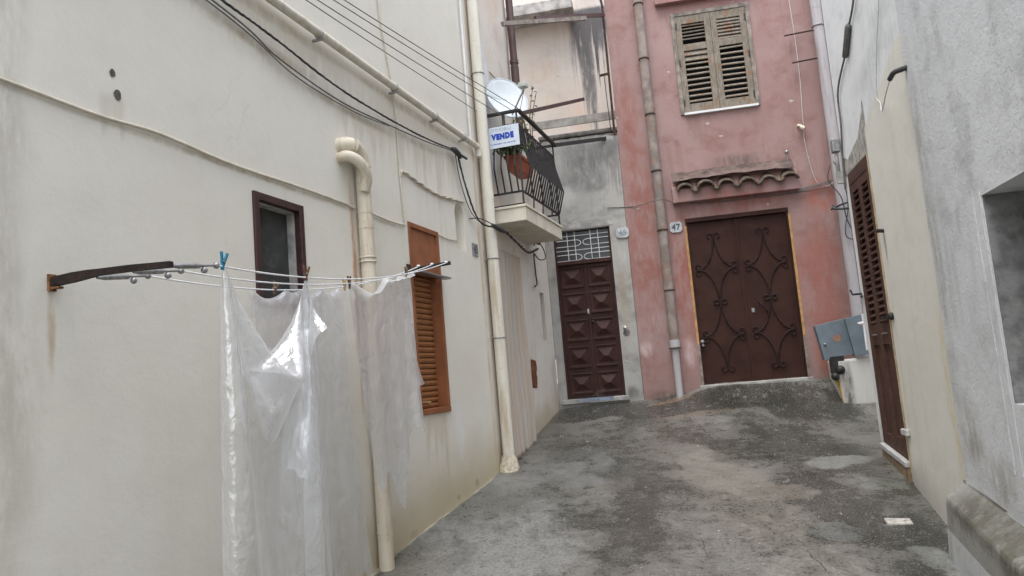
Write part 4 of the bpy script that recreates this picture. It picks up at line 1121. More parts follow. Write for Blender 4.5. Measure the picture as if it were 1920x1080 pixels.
cable('coil', [FL(9.9, .1, 3.3), FL(10.05, .14, 3.2), FL(10.3, .16, 3.25), FL(10.42, .1, 3.42), FL(10.3, .05, 3.5), FL(10.15, .06, 3.42)], .008, m_cable, '', n=40, parent=K2)
cable('tail', [FL(10.15, .04, 3.30), FL(10.2, .03, 3.05), FL(10.22, .03, 2.9), FL(10.12, .03, 2.85)], .010, m_cable, '', n=30, parent=K2)
q = MB(); q.tube([FL(10.25, .06, 3.47), FL(10.30, .06, 3.55)], .03, 8); q.tube([FL(10.38, .06, 3.47), FL(10.42, .06, 3.56)], .028, 8); q.build('connector', m_cable, K2)
cable('wall_cable', [FL(1.5, .012, 3.075), FL(2.39, .012, 3.06), FL(2.9, .012, 3.055), FL(3.3, .012, 3.075), FL(3.9, .012, 3.05), FL(4.6, .012, 3.06), FL(5.18, .012, 3.06), FL(5.36, .012, 3.05)], .009, m_cablec, 'painted cable clipped level across the cream wall left of the elbowed drainpipe', n=70)
cable('wall_cable', [FL(5.5, .012, 3.06), FL(5.9, .012, 3.05), FL(6.2, .012, 3.06), FL(6.24, .012, 3.10), FL(6.21, .012, 3.5), FL(6.19, .012, 4.2), FL(6.0, .012, 5.0), FL(5.9, .012, 6.2), FL(5.85, .012, 8.)], .007, m_cablec, 'thin painted cable climbing the cream wall above the left corner of the orange shutter', n=90)
cable('wall_cable', [FL(6.22, .012, 3.50), FL(6.27, .014, 3.56), FL(6.6, .014, 3.53), FL(7.0, .014, 3.50), FL(7.4, .014, 3.53), FL(7.75, .014, 3.56)], .008, m_cablec, 'wavy painted cable running above the orange shutter to the arched niche', n=50, strands=2, tw=.007)
cable('wall_cable', [FL(6.98, .01, 3.09), FL(7.2, .01, 3.08), FL(7.48, .01, 3.10)], .006, m_cablec, 'short painted cable between the orange shutter and the arched niche', n=20)
# overhead washing lines from the balcony back along the wall
lines = [((585, 0), (.04, 4.77), .22), ((607, 0), (.30, 4.70), .35), ((637, 0), (.38, 4.78), .40), ((657, 0), (.47, 4.78), .48)]
def ray(x, y):
    dx, dy = x-960, y-540
    return _F*FPX+_X*(dx*cr-dy*sr)+_U*(-dx*sr-dy*cr)
def at(F, x, y, off=0):
    v = ray(x, y)
    q = F.p+F.n*off-EYE; q.z = 0
    t = q.dot(F.n)/v.dot(F.n)
    return EYE+v*t
for i, (px, (o1, z1_), off) in enumerate(lines):
    A = at(FL, px[0], px[1], off*.8+.05)
    B = FL(8.55, o1, z1_)
    A2 = A+(A-B)*.9
    mid = (A2+B)/2+Vector((0, 0, -.03))
    q = MB(); q.tube(bez([A2, mid, B], 20), .0042, 5)
    ob = q.build('washing_line', m_cableg)
    tag(ob, ['lowest of the four thin wires strung from the upper left to the balcony', 'second lowest of the four thin wires strung from the upper left to the balcony', 'second highest of the four thin wires strung from the upper left to the balcony', 'highest of the four thin wires strung from the upper left to the balcony'][i], 'wire', 'thin wires strung to the balcony')
# right-hand wall cables
K = thing('wall_cable', FR(.3, .02, 3.7), 'black cable with a thick grey sleeve running down the upper white wall', 'cable')
cable('run', [FR(-.9, .02, 6.0), FR(-.62, .02, 5.1), FR(-.47, .02, 4.8), FR(-.1, .02, 4.62), FR(.05, .02, 4.50), FR(.55, .02, 4.29), FR(.62, .02, 3.95), FR(.74, .02, 3.6), FR(.8, .02, 3.3)], .010, m_cableg, '', n=70, parent=K)
q = MB(); q.tube([FR(-.22, .03, 4.66), FR(-.20, .03, 4.655), FR(.05, .03, 4.46), FR(.06, .03, 4.45)], [.018, .03, .03, .018], 8); q.build('sleeve', m_cableg, K)
K = thing('conduit_end', FR(-1.65, .05, 3.66), 'cut end of black conduit sticking out of the stucco edge with a white wire', 'conduit')
q = MB(); q.tube(bez([FR(-1.70, .03, 3.67), FR(-1.66, .08, 3.67), FR(-1.58, .11, 3.68), FR(-1.50, .12, 3.66)], 16), .020, 10); q.build('sleeve', m_cable, K)
cable('white_wire', [FR(-1.51, .12, 3.66), FR(-1.36, .12, 3.60), FR(-1.05, .08, 3.55), FR(-.85, .03, 3.68), FR(-.75, .02, 3.8), FR(-.95, .02, 4.15), FR(-1.25, .02, 4.6), FR(-1.7, .06, 5.6)], .005, m_cablew, '', n=60, parent=K)
# pink wall odds and ends
K = thing('cable', FE(3.85, .03, 4.0), 'thin white wire hanging down the pink wall past a white insulator', 'wire')
cable('run', [FE(3.72, .03, 8.5), FE(3.80, .03, 6.6), FE(3.81, .03, 5.6), FE(3.78, .03, 5.0), FE(3.77, .03, 4.75), FE(3.76, .03, 4.6), FE(3.80, .03, 4.2), FE(3.86, .03, 3.98), FE(3.98, .05, 3.92), FE(4.06, .1, 3.95)], .004, m_cablew, '', n=80, parent=K)
q = MB(); q.tube([FE(3.70, .01, 4.83), FE(3.74, .06, 4.80)], .02, 8); q.tube([FE(3.72, .06, 4.79), FE(3.77, .07, 4.76)], .03, 8); q.build('insulator', simple('ivory_ceramic', (.62, .56, .44), .4, .1), K)
cable('wall_cable', [FE(.95, .015, 3.98), FE(1.34, .015, 3.955), FE(1.6, .17, 3.965), FE(1.75, .17, 3.975), FE(1.88, .03, 3.955), FE(2.3, .015, 3.885), FE(3.0, .015, 3.875), FE(3.6, .015, 3.88), FE(4.0, .06, 3.9)], .006, m_cableg, 'thin grey cable crossing the pink wall below the tiled canopy', n=70)
K = thing('cable_tangle', FE(4.15, .2, 3.3), 'tangle of black cables tied round the pale drainpipe', 'cable')
for (pts, r_) in (([FE(4.0, .12, 3.62), FE(3.98, .26, 3.55), FE(4.15, .30, 3.53), FE(4.35, .22, 3.57), FE(4.5, .1, 3.6)], .016), ([FE(3.96, .15, 3.56), FE(4.1, .29, 3.60), FE(4.3, .26, 3.62), FE(4.45, .12, 3.56)], .013),
                  ([FE(4.0, .25, 4.15), FE(3.95, .25, 3.95), FE(4.08, .27, 3.7), FE(4.12, .25, 3.4), FE(4.2, .22, 3.25), FE(4.3, .2, 3.5), FE(4.25, .2, 3.75)], .007), ([FE(4.05, .24, 4.2), FE(4.12, .26, 4.0), FE(4.16, .26, 3.6), FE(4.08, .24, 3.2), FE(4.2, .2, 3.1)], .007),
                  ([FE(4.2, .22, 3.62), FE(4.27, .2, 3.4), FE(4.33, .15, 3.1)], .007)):
    cable('loop', pts, r_, m_cable, '', n=40, parent=K)
q = MB(); q.bar(FE(3.60, .04, 3.90), FE(4.05, .05, 3.98), .02, .03)
tag(q.build('iron_bar', m_cableg), 'short dark flat bar on the pink wall right of the tiled canopy', 'bar')
for z, ua, lab in ((6.12, 3.66, 'upper rusty rod sticking out left of the pale drainpipe'), (5.71, 3.72, 'lower rusty rod sticking out left of the pale drainpipe')):
    q = MB(); q.tube([FE(ua, .10, z), FE(4.1, .13, z+.01)], .011, 6)
    tag(q.build('iron_rod', m_rust), lab, 'rod', 'rusty rods by the pale drainpipe')
q = MB(); q.tube([FE(3.5, .05, 4.3), FE(3.5, .05, 4.45)], .008, 6); q.ball(FE(3.5, .05, 4.46), .03, 6)
tag(q.build('canopy_hook', m_galv), 'small grey eye bolt standing on the right end of the tiled canopy', 'bolt')
K = thing('white_valve', FR(.86, .1, 1.9), 'small white pipe fitting on the house corner right of the meter boxes', 'pipe fitting')
q = MB(); q.tube([FR(.885, .0, 2.0), FR(.885, .0, 1.62)], .014, 8); q.build('pipe', m_white, K)
q = MB(); q.tube([FR(.885, .0, 1.9), FR(.885, .05, 1.9)], .018, 8); q.tube([FR(.85, .05, 1.9), FR(.92, .05, 1.9)], .010, 8); q.build('tap', m_white, K)
K = thing('junction_box', FR(.86, .03, 3.7), 'grey junction box with hanging straps beside the top of the pale drainpipe', 'junction box')
MB().box(FR, .80, .90, .01, .09, 3.72, 3.86).build('box', m_galv, K, bevel=.01)
q = MB(); q.box(FR, .81, .86, .02, .08, 3.38, 3.5); q.tube(bez([FR(.85, .05, 3.72), FR(.82, .06, 3.6), FR(.85, .05, 3.48)], 8), .02, 6); q.build('strap', m_conc, K)

# ================================================================ plaques and the sale sign
def plaque(F, u, z, wd, ht, txt, label, ink, size, rot=0):
    t = thing('number_plaque', F(u, 0, z-ht/2), label, 'plaque', 'house number plaques')
    b = MB(); c = .03
    out = [(-wd/2+c,-ht/2),(wd/2-c,-ht/2),(wd/2,-ht/2+c),(wd/2,ht/2-c),(wd/2-c,ht/2),(-wd/2+c,ht/2),(-wd/2,ht/2-c),(-wd/2,-ht/2+c)]
    n = len(out)
    b.poly([F(u+a, .02, z+d) for a, d in out])
    for i in range(n):
        (a, d), (e, f_) = out[i], out[(i+1) % n]
        b.poly([F(u+a, .001, z+d), F(u+e, .001, z+f_), F(u+e, .02, z+f_), F(u+a, .02, z+d)])
    b.build('slab', m_plate, t)
    text_mesh(txt, size, F, u, .0215, z-.005, bold=.002, ext=.001).build('number', ink, t)
    return t
plaque(FE, 1.885, 3.585, .17, .15, '47', 'pale stone number plaque reading 47 left of the brown iron door', m_ink, .12)
plaque(FE, 1.13, 3.595, .18, .15, '45', 'blurred stone number plaque on the grey pillar beside the panelled door', m_ink2, .11)
t = thing('number_plaque', FL(7.99, 0, 3.0), 'small worn grey number plaque on the cream wall by the thick drainpipe', 'plaque', 'house number plaques')
MB().box(FL, 7.91, 8.07, .001, .012, 3.0, 3.14).build('slab', simple('worn_grey_plaque', (.24, .24, .235), .8, .4, 30.), t)
text_mesh('43', .12, FL, 7.99, .0135, 3.07, bold=.002, ext=.001).build('number', m_ink, t)

SGN = thing('sale_sign', FL(8.44, .26, 4.3), 'white sale board lettered VENDE in blue, tied to the balcony railing', 'sign')
# text runs outwards from the wall: frame whose u is the wall's outward direction
FS = Fr(FL(8.455, 0, 0), FL.n, -FL.d)
MB().box(FS, .085, .485, -.004, .004, 4.315, 4.57).build('board', m_sign, SGN)
text_mesh('VENDE', .088, FS, .285, .0055, 4.445, bold=.0075, sx=.84, spc=1.22).build('lettering', m_blue, SGN)
text_mesh('IMMOBILI', .055, FS, .275, .0055, 4.528, sx=1.05, ext=.0008).build('faint_lettering', simple('pale_grey_print', (.36, .40, .46), .6, .1), SGN)
text_mesh('Tel. 0924 80550 - Cell. 346 219 481', .0215, FS, .285, .0055, 4.362, sx=1.0, ext=.0008).build('small_print', m_blue, SGN)


# ================================================================ balcony dish, plants, bars
DC = FL(8.80, .275, 5.03)
dn_ = Vector((.42, -.80, .30)).normalized()
T = thing('satellite_dish', DC+Vector((0,0,-.35)), 'pale satellite dish mounted on the balcony above the sale sign', 'satellite dish')
xx = dn_.cross(Vector((0,0,1))).normalized(); yy = xx.cross(dn_).normalized()
db = MB()
def dish(a, t):
    r = .295*t; an = a*2*math.pi
    return DC+xx*r*math.cos(an)*.92+yy*r*math.sin(an)+dn_*(.055*t*t-.055)
db.grid(dish, 40, 8)
ob = db.build('reflector', m_dish, T)
md = ob.modifiers.new('thick', 'SOLIDIFY'); md.thickness = .008
rm = MB(); rm.tube([dish(i/40, 1.0) for i in range(41)], .006, 6, cap=False); rm.build('rim', m_dish, T)
LN = at(FL, 982, 160, .52)
q = MB(); base = DC-yy*.26+dn_*.0
q.tube([base, LN-Vector((0,0,.04))], .011, 8); q.tube([DC-yy*.2-xx*.12, LN-Vector((0,0,.05))], .005, 6); q.build('arm', m_galv, T)
Fl_ = Fr((LN.x, LN.y), (.9, -.44), (-.44, -.9))
MB().box(Fl_, -.06, .04, -.05, .05, LN.z-.03, LN.z+.035).build('receiver', simple('beige_plastic', (.45, .46, .42), .5, .1), T, bevel=.012)
q = MB(); q.tube([DC-dn_*.06, DC-dn_*.16, DC-dn_*.16+Vector((0,0,-.45))], .02, 8); q.build('mast', m_galv, T)
# hanging trough with plant
T = thing('flower_trough', FL(8.95, .33, 4.1), 'terracotta coloured flower trough hung inside the balcony railing', 'planter')
tb = MB()
u0, u1, o0, o1, z0, z1 = 8.72, 9.25, .20, .39, 4.10, 4.28
tb.hexa([FL(u0+.03,o0+.02,z0), FL(u1-.03,o0+.02,z0), FL(u1-.03,o1-.02,z0), FL(u0+.03,o1-.02,z0), FL(u0,o0,z1), FL(u1,o0,z1), FL(u1,o1,z1), FL(u0,o1,z1)])
tb.build('trough', m_pot, T, bevel=.008)
rb = MB(); rb.box(FL, u0-.012, u1+.012, o0-.012, o0+.012, z1-.03, z1+.012).box(FL, u0-.012, u1+.012, o1-.012, o1+.012, z1-.03, z1+.012).box(FL, u0-.012, u0+.012, o0+.012, o1-.012, z1-.03, z1+.012).box(FL, u1-.012, u1+.012, o0+.012, o1-.012, z1-.03, z1+.012)
rb.build('rim', m_pot, T, bevel=.004)
MB().box(FL, u0+.013, u1-.013, o0+.013, o1-.013, z1+.0005, z1+.006).build('soil', m_soil, T)
hk = MB()
for u in (8.8, 9.15): hk.tube([FL(u, o1-.01, z1), FL(u, o1+.02, z1+.1), FL(u, RO+.0, ZT+.015), FL(u, RO+.03, ZT)], .005, 5)
hk.build('hook', m_iron, T)
def leaf(b, p, d, ln, wd):
    d = d.normalized()
    s = d.cross(Vector((random.uniform(-.3,.3), random.uniform(-.3,.3), 1)))
    if s.length < .01: s = Vector((1,0,0))
    s.normalize(); up = s.cross(d)
    a, m1, m2, e = p, p+d*ln*.5+s*wd/2+up*ln*.06, p+d*ln*.5-s*wd/2+up*ln*.06, p+d*ln-up*ln*.15
    c = p+d*ln*.5
    b.poly([a, m1, e, c], True); b.poly([a, c, e, m2], True)
def plant(base, nst, h, spread, lv, label, leafsize, name='plant'):
    t = thing(name, base, label, 'plant')
    sb, lb = MB(), MB()
    for k in range(nst):
        an = random.uniform(0, 6.28); sp = random.uniform(.3, 1)*spread
        tip = base+Vector((math.cos(an)*sp, math.sin(an)*sp, h*random.uniform(.6, 1)))
        path = bez([base+Vector((math.cos(an)*.03, math.sin(an)*.03, 0)), base.lerp(tip, .5)+Vector((random.uniform(-.03,.03), random.uniform(-.03,.03), h*.08)), tip], 8)
        sb.tube(path, [.008-.004*i/(len(path)-1) for i in range(len(path))], 5)
        for j in range(lv):
            q = path[min(len(path)-1, int(len(path)*random.uniform(.35, 1)))]
            leaf(lb, q, Vector((random.uniform(-1,1), random.uniform(-1,1), random.uniform(-.8,.8))), leafsize*random.uniform(.6,1.2), leafsize*.5)
    sb.build('stem', m_stem, t); lb.build('foliage', m_leaf, t)
    return t
plant(FL(8.74, .27, 4.285), 16, .12, .24, 16, 'bushy green plant growing at the near end of the terracotta trough', .07)
plant(FL(9.2, .40, 4.285), 7, 1.0, .26, 10, 'tall straggly plant with bare stems rising above the balcony handrail', .065)
# bars and pergola poles
q = MB(); q.bar(at(FL, 980, 212, .48), at(FE, 1094, 186, -.1), .035, .05)
tag(q.build('iron_bar', simple('brown_iron_bar', (.085, .055, .05), .7, .3)), 'brown iron bar slanting up from the near corner of the balcony handrail', 'bar')
q = MB(); q.bar(FL(SL1, RO+.03, ZH+.0), FE(1.05, -.05, 5.03), .035, .05)
tag(q.build('iron_bar', m_iron), 'black iron bar from the far balcony corner to the grey house roof edge', 'bar')
pf = thing('iron_post', FE(1.17, .02, 5.05), 'slender rusty iron post at the corner of the pink house', 'post')
q = MB(); q.bar(FE(1.16, .03, 5.04), FE(1.165, .03, 7.05), .03, .03, Vector((1,0,0))); q.bar(FE(1.165, .03, 7.05), FE(1.10, .03, 7.5), .03, .03, Vector((1,0,0))); q.bar(FE(1.10, .03, 7.5), FE(1.10, .03, 8.6), .03, .03, Vector((1,0,0))); q.build('post', m_rust, pf)
q = MB(); q.bar(FE(1.03, -.02, 5.98), FE(1.16, .0, 5.985), .03, .03); q.build('stub', m_rust, pf)
q = MB(); q.tube([FE(1.09, -.02, 5.98), FE(1.11, -.02, 5.1)], .006, 5); q.build('wire', m_rust, pf)
pA, pB = at(FL, 942, 45, .14), FE(1.12, .06, 6.80)
pB = at(FE, 1132, 32, .07)
q = MB(); q.bar(pA, pA.lerp(pB, .8), .05, .055)
tag(q.build('pole', m_oldwood), 'grey wooden pole spanning from the brown drainpipe towards the iron post', 'pole')
q = MB(); q.bar(pA.lerp(pB, .30)+Vector((0,0,.055)), pB+Vector((0,0,.03)), .045, .05)
tag(q.build('pole', m_bpipe), 'brown iron pole lying on the grey wooden pole, ending at the iron post', 'pole')
for i, (a, c) in enumerate((((1008, 100), (1060, 66)), ((962, 110), (1085, 72)))):
    pass

# ================================================================ clothes line, pegs, plastic sheets
CL = thing('clothes_line_bracket', FL(2.63, 0, 2.2), 'dark rusty iron bracket holding the left end of the clothes ropes', 'bracket', 'clothes line brackets')
q = MB()
prof = [(.0, 2.205, .042), (.13, 2.212, .044), (.22, 2.216, .036), (.27, 2.217, .029), (.45, 2.213, .028), (.66, 2.203, .026)]
for (o0, z0_, h0), (o1, z1_, h1) in zip(prof, prof[1:]):
    q.hexa([FL(2.618,o0,z0_-h0/2), FL(2.642,o0,z0_-h0/2), FL(2.642,o1,z1_-h1/2), FL(2.618,o1,z1_-h1/2), FL(2.618,o0,z0_+h0/2), FL(2.642,o0,z0_+h0/2), FL(2.642,o1,z1_+h1/2), FL(2.618,o1,z1_+h1/2)])
q.build('arm', simple('dark_rusted_bar', (.022, .014, .012), .8, .4, 30., bump=.4, col2=(.06, .028, .015), amt=.5), CL)
q = MB(); q.box(FL, 2.61, 2.65, .001, .012, 2.165, 2.24); q.bar(FL(2.63, .0125, 2.178), FL(2.63, .06, 2.176), .026, .010); q.build('wall_plate', m_rustl, CL)
CR = thing('clothes_line_bracket', FL(6.27, 0, 2.66), 'short black bracket holding the right end of the clothes ropes', 'bracket', 'clothes line brackets')
q = MB(); q.bar(FL(6.27, .0, 2.655), FL(6.27, .41, 2.672), .03, .032); q.build('arm', m_iron, CR, bevel=.003)
q = MB(); q.box(FL, 6.24, 6.30, .001, .014, 2.60, 2.71); q.build('wall_plate', m_rust, CR)
ropes = []
for i, (oa, ob_, za) in enumerate(((.645, .385, 2.20), (.44, .25, 2.20), (.24, .12, 2.20))):
    A = FL(2.65, oa, za); B = FL(6.25, ob_, 2.675)
    hkb = MB()
    d = (B-A)
    k1 = A+d*.05
    hkb.tube([A, A+d*.012, k1], [.006, .013, .013], 8); hkb.tube([k1, A+d*.085], .006, 6)
    hkb.ball(A+d*.06+Vector((0,0,-.02)), .016, 5); hkb.ball(A+d*.085, .016, 5)
    hkb.build('turnbuckle', m_galv, CL)
    rA = A+d*.085
    sag = (.10, .115, .13)[i]
    path = [rA.lerp(B, t)+Vector((0, 0, -sag*4*t*(1-t))) for t in [k/30 for k in range(31)]]
    ropes.append(path)
    q = MB(); q.tube(path, .0046, 6)
    for kk in range(3):
        q.ball(B+Vector((0,0,.004))-d*.004*kk, .011, 4)
    tag(q.build('clothes_rope', m_rope), ['white clothes rope strung outermost, farthest from the wall', 'white clothes rope strung in the middle of the three', 'white clothes rope strung innermost, nearest to the wall'][i], 'rope', 'white clothes ropes')
def proj(p):
    v = p-EYE
    c = v.dot(_F); a = v.dot(_X)/c*FPX; b_ = v.dot(_U)/c*FPX
    return 960+a*cr-b_*sr, 540-a*sr-b_*cr
def on_rope(i, px):
    P = ropes[i]
    for p, q_ in zip(P, P[1:]):
        x0, x1 = proj(p)[0], proj(q_)[0]
        if x0 <= px <= x1: return p.lerp(q_, (px-x0)/(x1-x0))
    return P[-1] if px > proj(P[-1])[0] else P[0]
along, out = FL.d, FL.n
def drape(P, pins, h, steps=260, iters=14, bend=.10, seed=1, damp=.985, omin=.03, cut=None):
    """hang a sheet: position-based cloth on a (rows, cols, 3) grid of (u, o, z) metres; pins = [(row, col, (u, o, z))]"""
    rng = np.random.default_rng(seed)
    nr, nc = P.shape[:2]
    W = np.ones((nr, nc, 1))
    target = np.zeros_like(P)
    for (r, c, q) in pins:
        W[r, c] = 0; target[r, c] = q
    Wm = W == 0
    V = np.zeros_like(P)
    P0 = P.copy()
    crease = 1+.05*(rng.random((nr, nc, 1))-.5)
    def con(a, b, rest, k, slack=False):
        pa, pb = P[a], P[b]
        d = pb-pa
        l = np.sqrt((d*d).sum(-1, keepdims=True))+1e-9
        wa, wb = W[a], W[b]
        e = (l-rest)/l*k/np.maximum(wa+wb, 1e-9)
        if slack: e = np.minimum(e, 0)*.5+np.maximum(e, 0)
        P[a] = pa+d*e*wa
        P[b] = pb-d*e*wb
    def pairs(n, st):
        return [(slice(q, n-st, 2*st), slice(q+st, n, 2*st)) for q in range(0, 2*st)] if st == 1 else [(np.array([i for i in range(n-2) if i % 4 in m]), np.array([i+2 for i in range(n-2) if i % 4 in m])) for m in ((0, 1), (2, 3))]
    A = slice(None)
    def fit(n, a, b):
        la = len(range(*a.indices(n))); lb = len(range(*b.indices(n)))
        m = min(la, lb)
        return np.arange(n)[a][:m], np.arange(n)[b][:m]
    hp = [fit(nc, *p) for p in pairs(nc, 1)]; vp = [fit(nr, *p) for p in pairs(nr, 1)]
    hb, vb = pairs(nc, 2), pairs(nr, 2)
    dt = 1/60
    for s_ in range(steps):
        f = min(1, s_/(steps*.35))
        V *= damp
        V[..., 2] -= 9.8*dt
        V += (rng.random((nr, nc, 3))-.5)*.25*(1-s_/steps)
        Pp = P.copy()
        P += V*dt*W
        P[...] = np.where(Wm, P0+(target-P0)*f, P)
        for _ in range(iters):
            for a, b in hp: con((A, a), (A, b), h, 1.)
            for a, b in vp: con((a, A), (b, A), h, 1.)
            for pr in vp:
                a, b = pr
                for ca, cb in ((slice(0, nc-1), slice(1, nc)), (slice(1, nc), slice(0, nc-1))):
                    con(np.ix_(a, np.arange(nc)[ca]), np.ix_(b, np.arange(nc)[cb]), h*1.41421, .35)
            for a, b in hb: con((A, a), (A, b), 2*h, bend)
            for a, b in vb: con((a, A), (b, A), 2*h, bend)
        P[..., 1] = np.maximum(P[..., 1], omin)
        V = (P-Pp)/dt
        sp = np.sqrt((V*V).sum(-1, keepdims=True))
        V *= np.minimum(1, 4/np.maximum(sp, 1e-6))
    return P
def to_uo(p):
    q = p-FL.p
    return (q.dot(FL.d), q.dot(FL.n), p.z)
def sheet_object(P, keep=None, parent=None, mat=m_film, name='plastic_sheet'):
    nr, nc = P.shape[:2]
    b = MB()
    b.v = [FL(*P[r, c]) for r in range(nr) for c in range(nc)]
    for r in range(nr-1):
        for c in range(nc-1):
            if keep is None or keep(r/(nr-1), c/(nc-1)):
                a = r*nc+c
                b.face((a, a+1, a+nc+1, a+nc), True)
    used = sorted({i for f in b.f for i in f}); mp_ = {i: k for k, i in enumerate(used)}
    b.v = [b.v[i] for i in used]; b.f = [tuple(mp_[i] for i in f) for f in b.f]
    ob = b.build(name, mat, parent)
    md = ob.modifiers.new('smooth', 'SUBSURF'); md.levels = 1; md.render_levels = 2
    return ob
hS = .036
# sheet 1: outer rope, pegged at two points well below its upper edge, so the upper part flops forward over the slack
A, B = to_uo(on_rope(0, 420)), to_uo(on_rope(0, 574))
span = B[0]-A[0]
nc_, nr_, r0 = 44, 88, 26
cA, cB = 2, 2+int(span*1.52/hS)
cB = min(cB, nc_-5)
P = np.zeros((nr_, nc_, 3))
for r in range(nr_):
    for c in range(nc_):
        f = (c-cA)/(cB-cA)
        P[r, c] = (A[0]+span*f*1.2-.05, A[1]+(B[1]-A[1])*f+(.05+.4*(r0-r)*hS if r < r0 else 0)+.05*math.sin(c*.7), A[2]+(B[2]-A[2])*f-(abs(r-r0)*hS*(.5 if r < r0 else 1)))
pins = []
for dc in (-1, 0, 1):
    pins.append((r0, cA+dc, (A[0]+.008*dc, A[1]+.004*dc, A[2]+.01)))
    pins.append((r0, cB+dc, (B[0]+.008*dc, B[1]+.004*dc, B[2]+.01)))
P = drape(P, pins, hS, seed=3)
ob = sheet_object(P, keep=lambda v, f: v > (r0-1)/(nr_-1) or (r0-v*(nr_-1)) < 1.15*min(f*(nc_-1)-cA, 2.6*(cB-f*(nc_-1))))
tag(ob, 'clear plastic sheet on the outermost rope, its top drooping in a deep cowl', 'plastic sheet', 'clear plastic sheets on the clothes line')
# sheet 2: inner rope behind it, thrown over the rope
A, B = to_uo(on_rope(2, 474)), to_uo(on_rope(2, 642))
span = B[0]-A[0]
nc_ = int(span*1.05/hS)+1; nr_ = 62; r0 = 5
P = np.zeros((nr_, nc_, 3))
for r in range(nr_):
    for c in range(nc_):
        f = c/(nc_-1)
        P[r, c] = (A[0]+span*f, A[1]+(B[1]-A[1])*f+(.10 if r < r0 else 0)+.05*math.sin(c*1.1), A[2]+(B[2]-A[2])*f-abs(r-r0)*hS)
pins = [(r0, c, (A[0]+span*c/(nc_-1), A[1]+(B[1]-A[1])*c/(nc_-1), A[2]+(B[2]-A[2])*c/(nc_-1)+.008-.02*math.sin(c*1.3)**2)) for c in range(nc_) if c in (0, 1, nc_-1, nc_-2, nc_//3, nc_//3+1, nc_//2, int(nc_*.72))]
P = drape(P, pins, hS, seed=8)
tt = np.linspace(0, 1, nr_)[:, None]; ff = np.linspace(0, 1, nc_)[None, :]
P[..., 0] += .30*ff*np.maximum(0, tt-.4)
ob = sheet_object(P, keep=lambda v, f: v < 1-.16*f-.03*math.sin(f*17))
tag(ob, 'long glossy crumpled plastic sheet hung on the innermost rope before the small window', 'plastic sheet', 'clear plastic sheets on the clothes line')
# sheet 3: shorter one by the shutter
A, B = to_uo(on_rope(1, 652)), to_uo(on_rope(1, 766))
span = B[0]-A[0]
nc_ = int(span*1.06/hS)+1; nr_ = 46; r0 = 2
P = np.zeros((nr_, nc_, 3))
for r in range(nr_):
    for c in range(nc_):
        f = c/(nc_-1)
        P[r, c] = (A[0]+span*f, A[1]+(B[1]-A[1])*f+(.06 if r < r0 else 0)+.06*math.sin(c*.8), A[2]+(B[2]-A[2])*f-abs(r-r0)*hS)
def pin3(c):
    f = c/(nc_-1)
    return (A[0]+span*f, A[1]+(B[1]-A[1])*f, A[2]+(B[2]-A[2])*f+.005)
pins = [(r0, c, pin3(c)) for c in range(nc_) if c < 2 or c > nc_-3 or c in (nc_//2, nc_//2+1, int(nc_*.75))]
P = drape(P, pins, hS, seed=15)
tt = np.linspace(0, 1, nr_)[:, None]; ff = np.linspace(0, 1, nc_)[None, :]
P[..., 0] += .16*(1-ff)*tt+.05*ff*tt
ob = sheet_object(P, mat=m_film2, keep=lambda v, f: v < .80+.2*max(0, 1-abs(f-.40)*6)+.03*math.sin(f*23)-.18*f*f)
tag(ob, 'shorter plastic sheet hung beside the orange roller shutter with a ragged lower edge', 'plastic sheet', 'clear plastic sheets on the clothes line')
B3 = FL(*pin3(nc_-1))
def tail3(s, v):
    p = B3+Vector((0, 0, -.16))
    return p+along*(-.03+.27*s*v**1.1+.02*math.sin(v*5))+out*(-.02+.03*math.sin(v*4+s*2))+Vector((0, 0, -.80*v+.06*s*v))
b = MB(); b.grid(tail3, 12, 24)
b.build('loose_corner', m_film, ob)
def peg(p, m, label, tilt, spread=.12):
    t = thing('clothes_peg', p, label, 'clothes peg', 'clothes pegs on the ropes')
    for sg in (-1, 1):
        ax = (Vector((0,0,1))+along*(tilt+sg*spread)+out*sg*.05).normalized()
        b = MB(); b.bar(p-ax*.028+along*sg*.003, p+ax*.06+along*sg*.006, .013, .010, out); b.build('jaw', m, t, bevel=.002)
    b = MB(); b.tube([p+out*-.012+Vector((0,0,.012)), p+out*.012+Vector((0,0,.012))], .006, 6); b.build('spring', m_galv, t)
peg(on_rope(0, 418)+Vector((0,0,.012)), m_teal, 'bright teal clothes peg at the left end of the ropes', .25, .22)
peg(on_rope(0, 574)+Vector((0,0,.01)), m_pegw, 'dark brown clothes peg on the outermost rope in front of the small window', .18, .3)
peg(on_rope(2, 515)+Vector((0,0,.0)), m_pegw, 'small brown clothes peg on the innermost rope below the small window pane', .6, .35)
peg(on_rope(2, 646)+Vector((0,0,.0)), m_pegl, 'pale tan clothes peg at the right corner of the long sheet', .05, .15)
peg(on_rope(1, 655)+Vector((0,0,-.01)), m_pegw, 'brown clothes peg at the left corner of the shorter sheet', .02, .12)
peg(on_rope(1, 762)+Vector((0,0,-.005)), m_pegw, 'brown clothes peg at the right corner of the shorter sheet near the shutter', .05, .2)

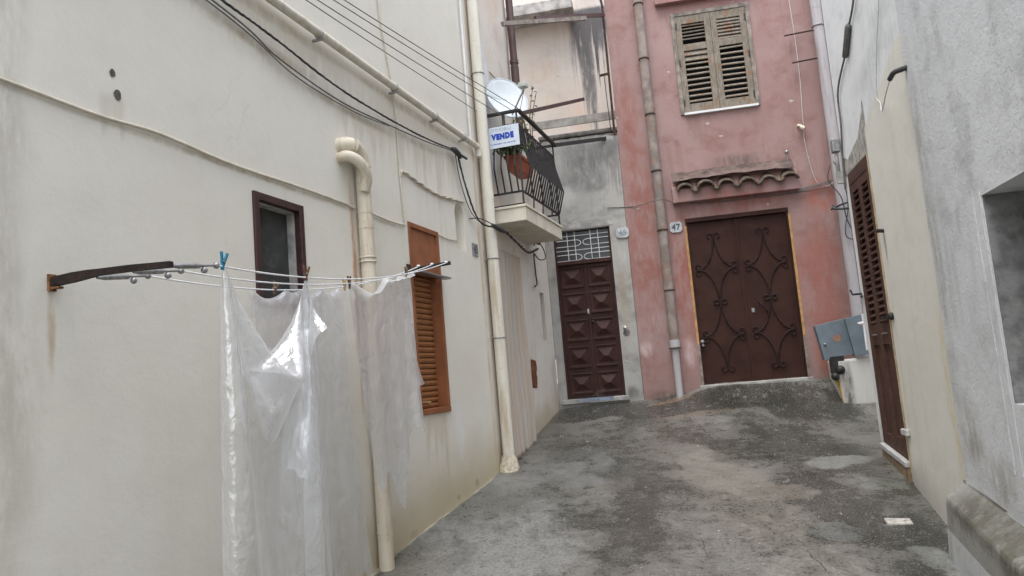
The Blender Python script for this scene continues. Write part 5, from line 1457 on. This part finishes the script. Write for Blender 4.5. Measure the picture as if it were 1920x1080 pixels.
# ================================================================ ground bits
gx, gy = 2.90, 6.42
dpn = thing('drain_cover', (gx, gy, ground_z(gx, gy)), 'small white rectangular drain tile with a hole, set in the dark concrete', 'drain cover')
F = Fr((gx, gy), (.97, -.2), (-.2, -.97))
q = MB(); z = ground_z(gx, gy)
q.hexa([F(-.095,-.05,ground_z(*F(-.095,-.05,0)[:2])-.02), F(.095,-.05,ground_z(*F(.095,-.05,0)[:2])-.02), F(.095,.05,ground_z(*F(.095,.05,0)[:2])-.02), F(-.095,.05,ground_z(*F(-.095,.05,0)[:2])-.02),
        F(-.095,-.05,ground_z(*F(-.095,-.05,0)[:2])+.010), F(.095,-.05,ground_z(*F(.095,-.05,0)[:2])+.010), F(.095,.05,ground_z(*F(.095,.05,0)[:2])+.010), F(-.095,.05,ground_z(*F(-.095,.05,0)[:2])+.010)])
q.build('tile', simple('dull_limestone', (.36, .34, .31), .85, .3, 25., bump=.4, col2=(.2, .19, .17)), dpn, bevel=.004)
q = MB(); q.poly([F(.05+.012*math.cos(a), .012*math.sin(a), ground_z(*F(.05,0,0)[:2])+.012) for a in [i*math.pi/6 for i in range(12)]]); q.build('hole', m_dark, dpn)

lb = MB()
rng = random.Random(5)
for i in range(240):
    y = rng.uniform(4.6, 10.6); x = rng.uniform(-1.2, 3.9)
    if (Vector((x, y, 0))-FL.p).dot(FL.n) < .06 or (Vector((x, y, 0))-FR.p).dot(FR.n) < .3: continue
    r = rng.choice((.006, .007, .009, .012, .016)); z = ground_z(x, y)+mnoise.fractal(Vector((x*1.3, y*1.3, 0)), 1., 2., 4)*.018
    a = rng.uniform(0, 6.28)
    p = [Vector((x+r*math.cos(a+k*2.09)*rng.uniform(.6, 1.3), y+r*math.sin(a+k*2.09)*rng.uniform(.6, 1.3), z-.002)) for k in range(3)]
    t_ = Vector((x, y, z+r*rng.uniform(.5, .9)))
    for k in range(3): lb.poly([p[k], p[(k+1) % 3], t_])
    lb.poly(p[::-1])
tag(lb.build('grit', simple('pale_plaster_grit', (.30, .285, .26), .95, .6, 3., bump=0, col2=(.05, .045, .04), amt=.9)), 'loose crumbs of plaster and grit scattered over the concrete paving', 'grit', kind='stuff')
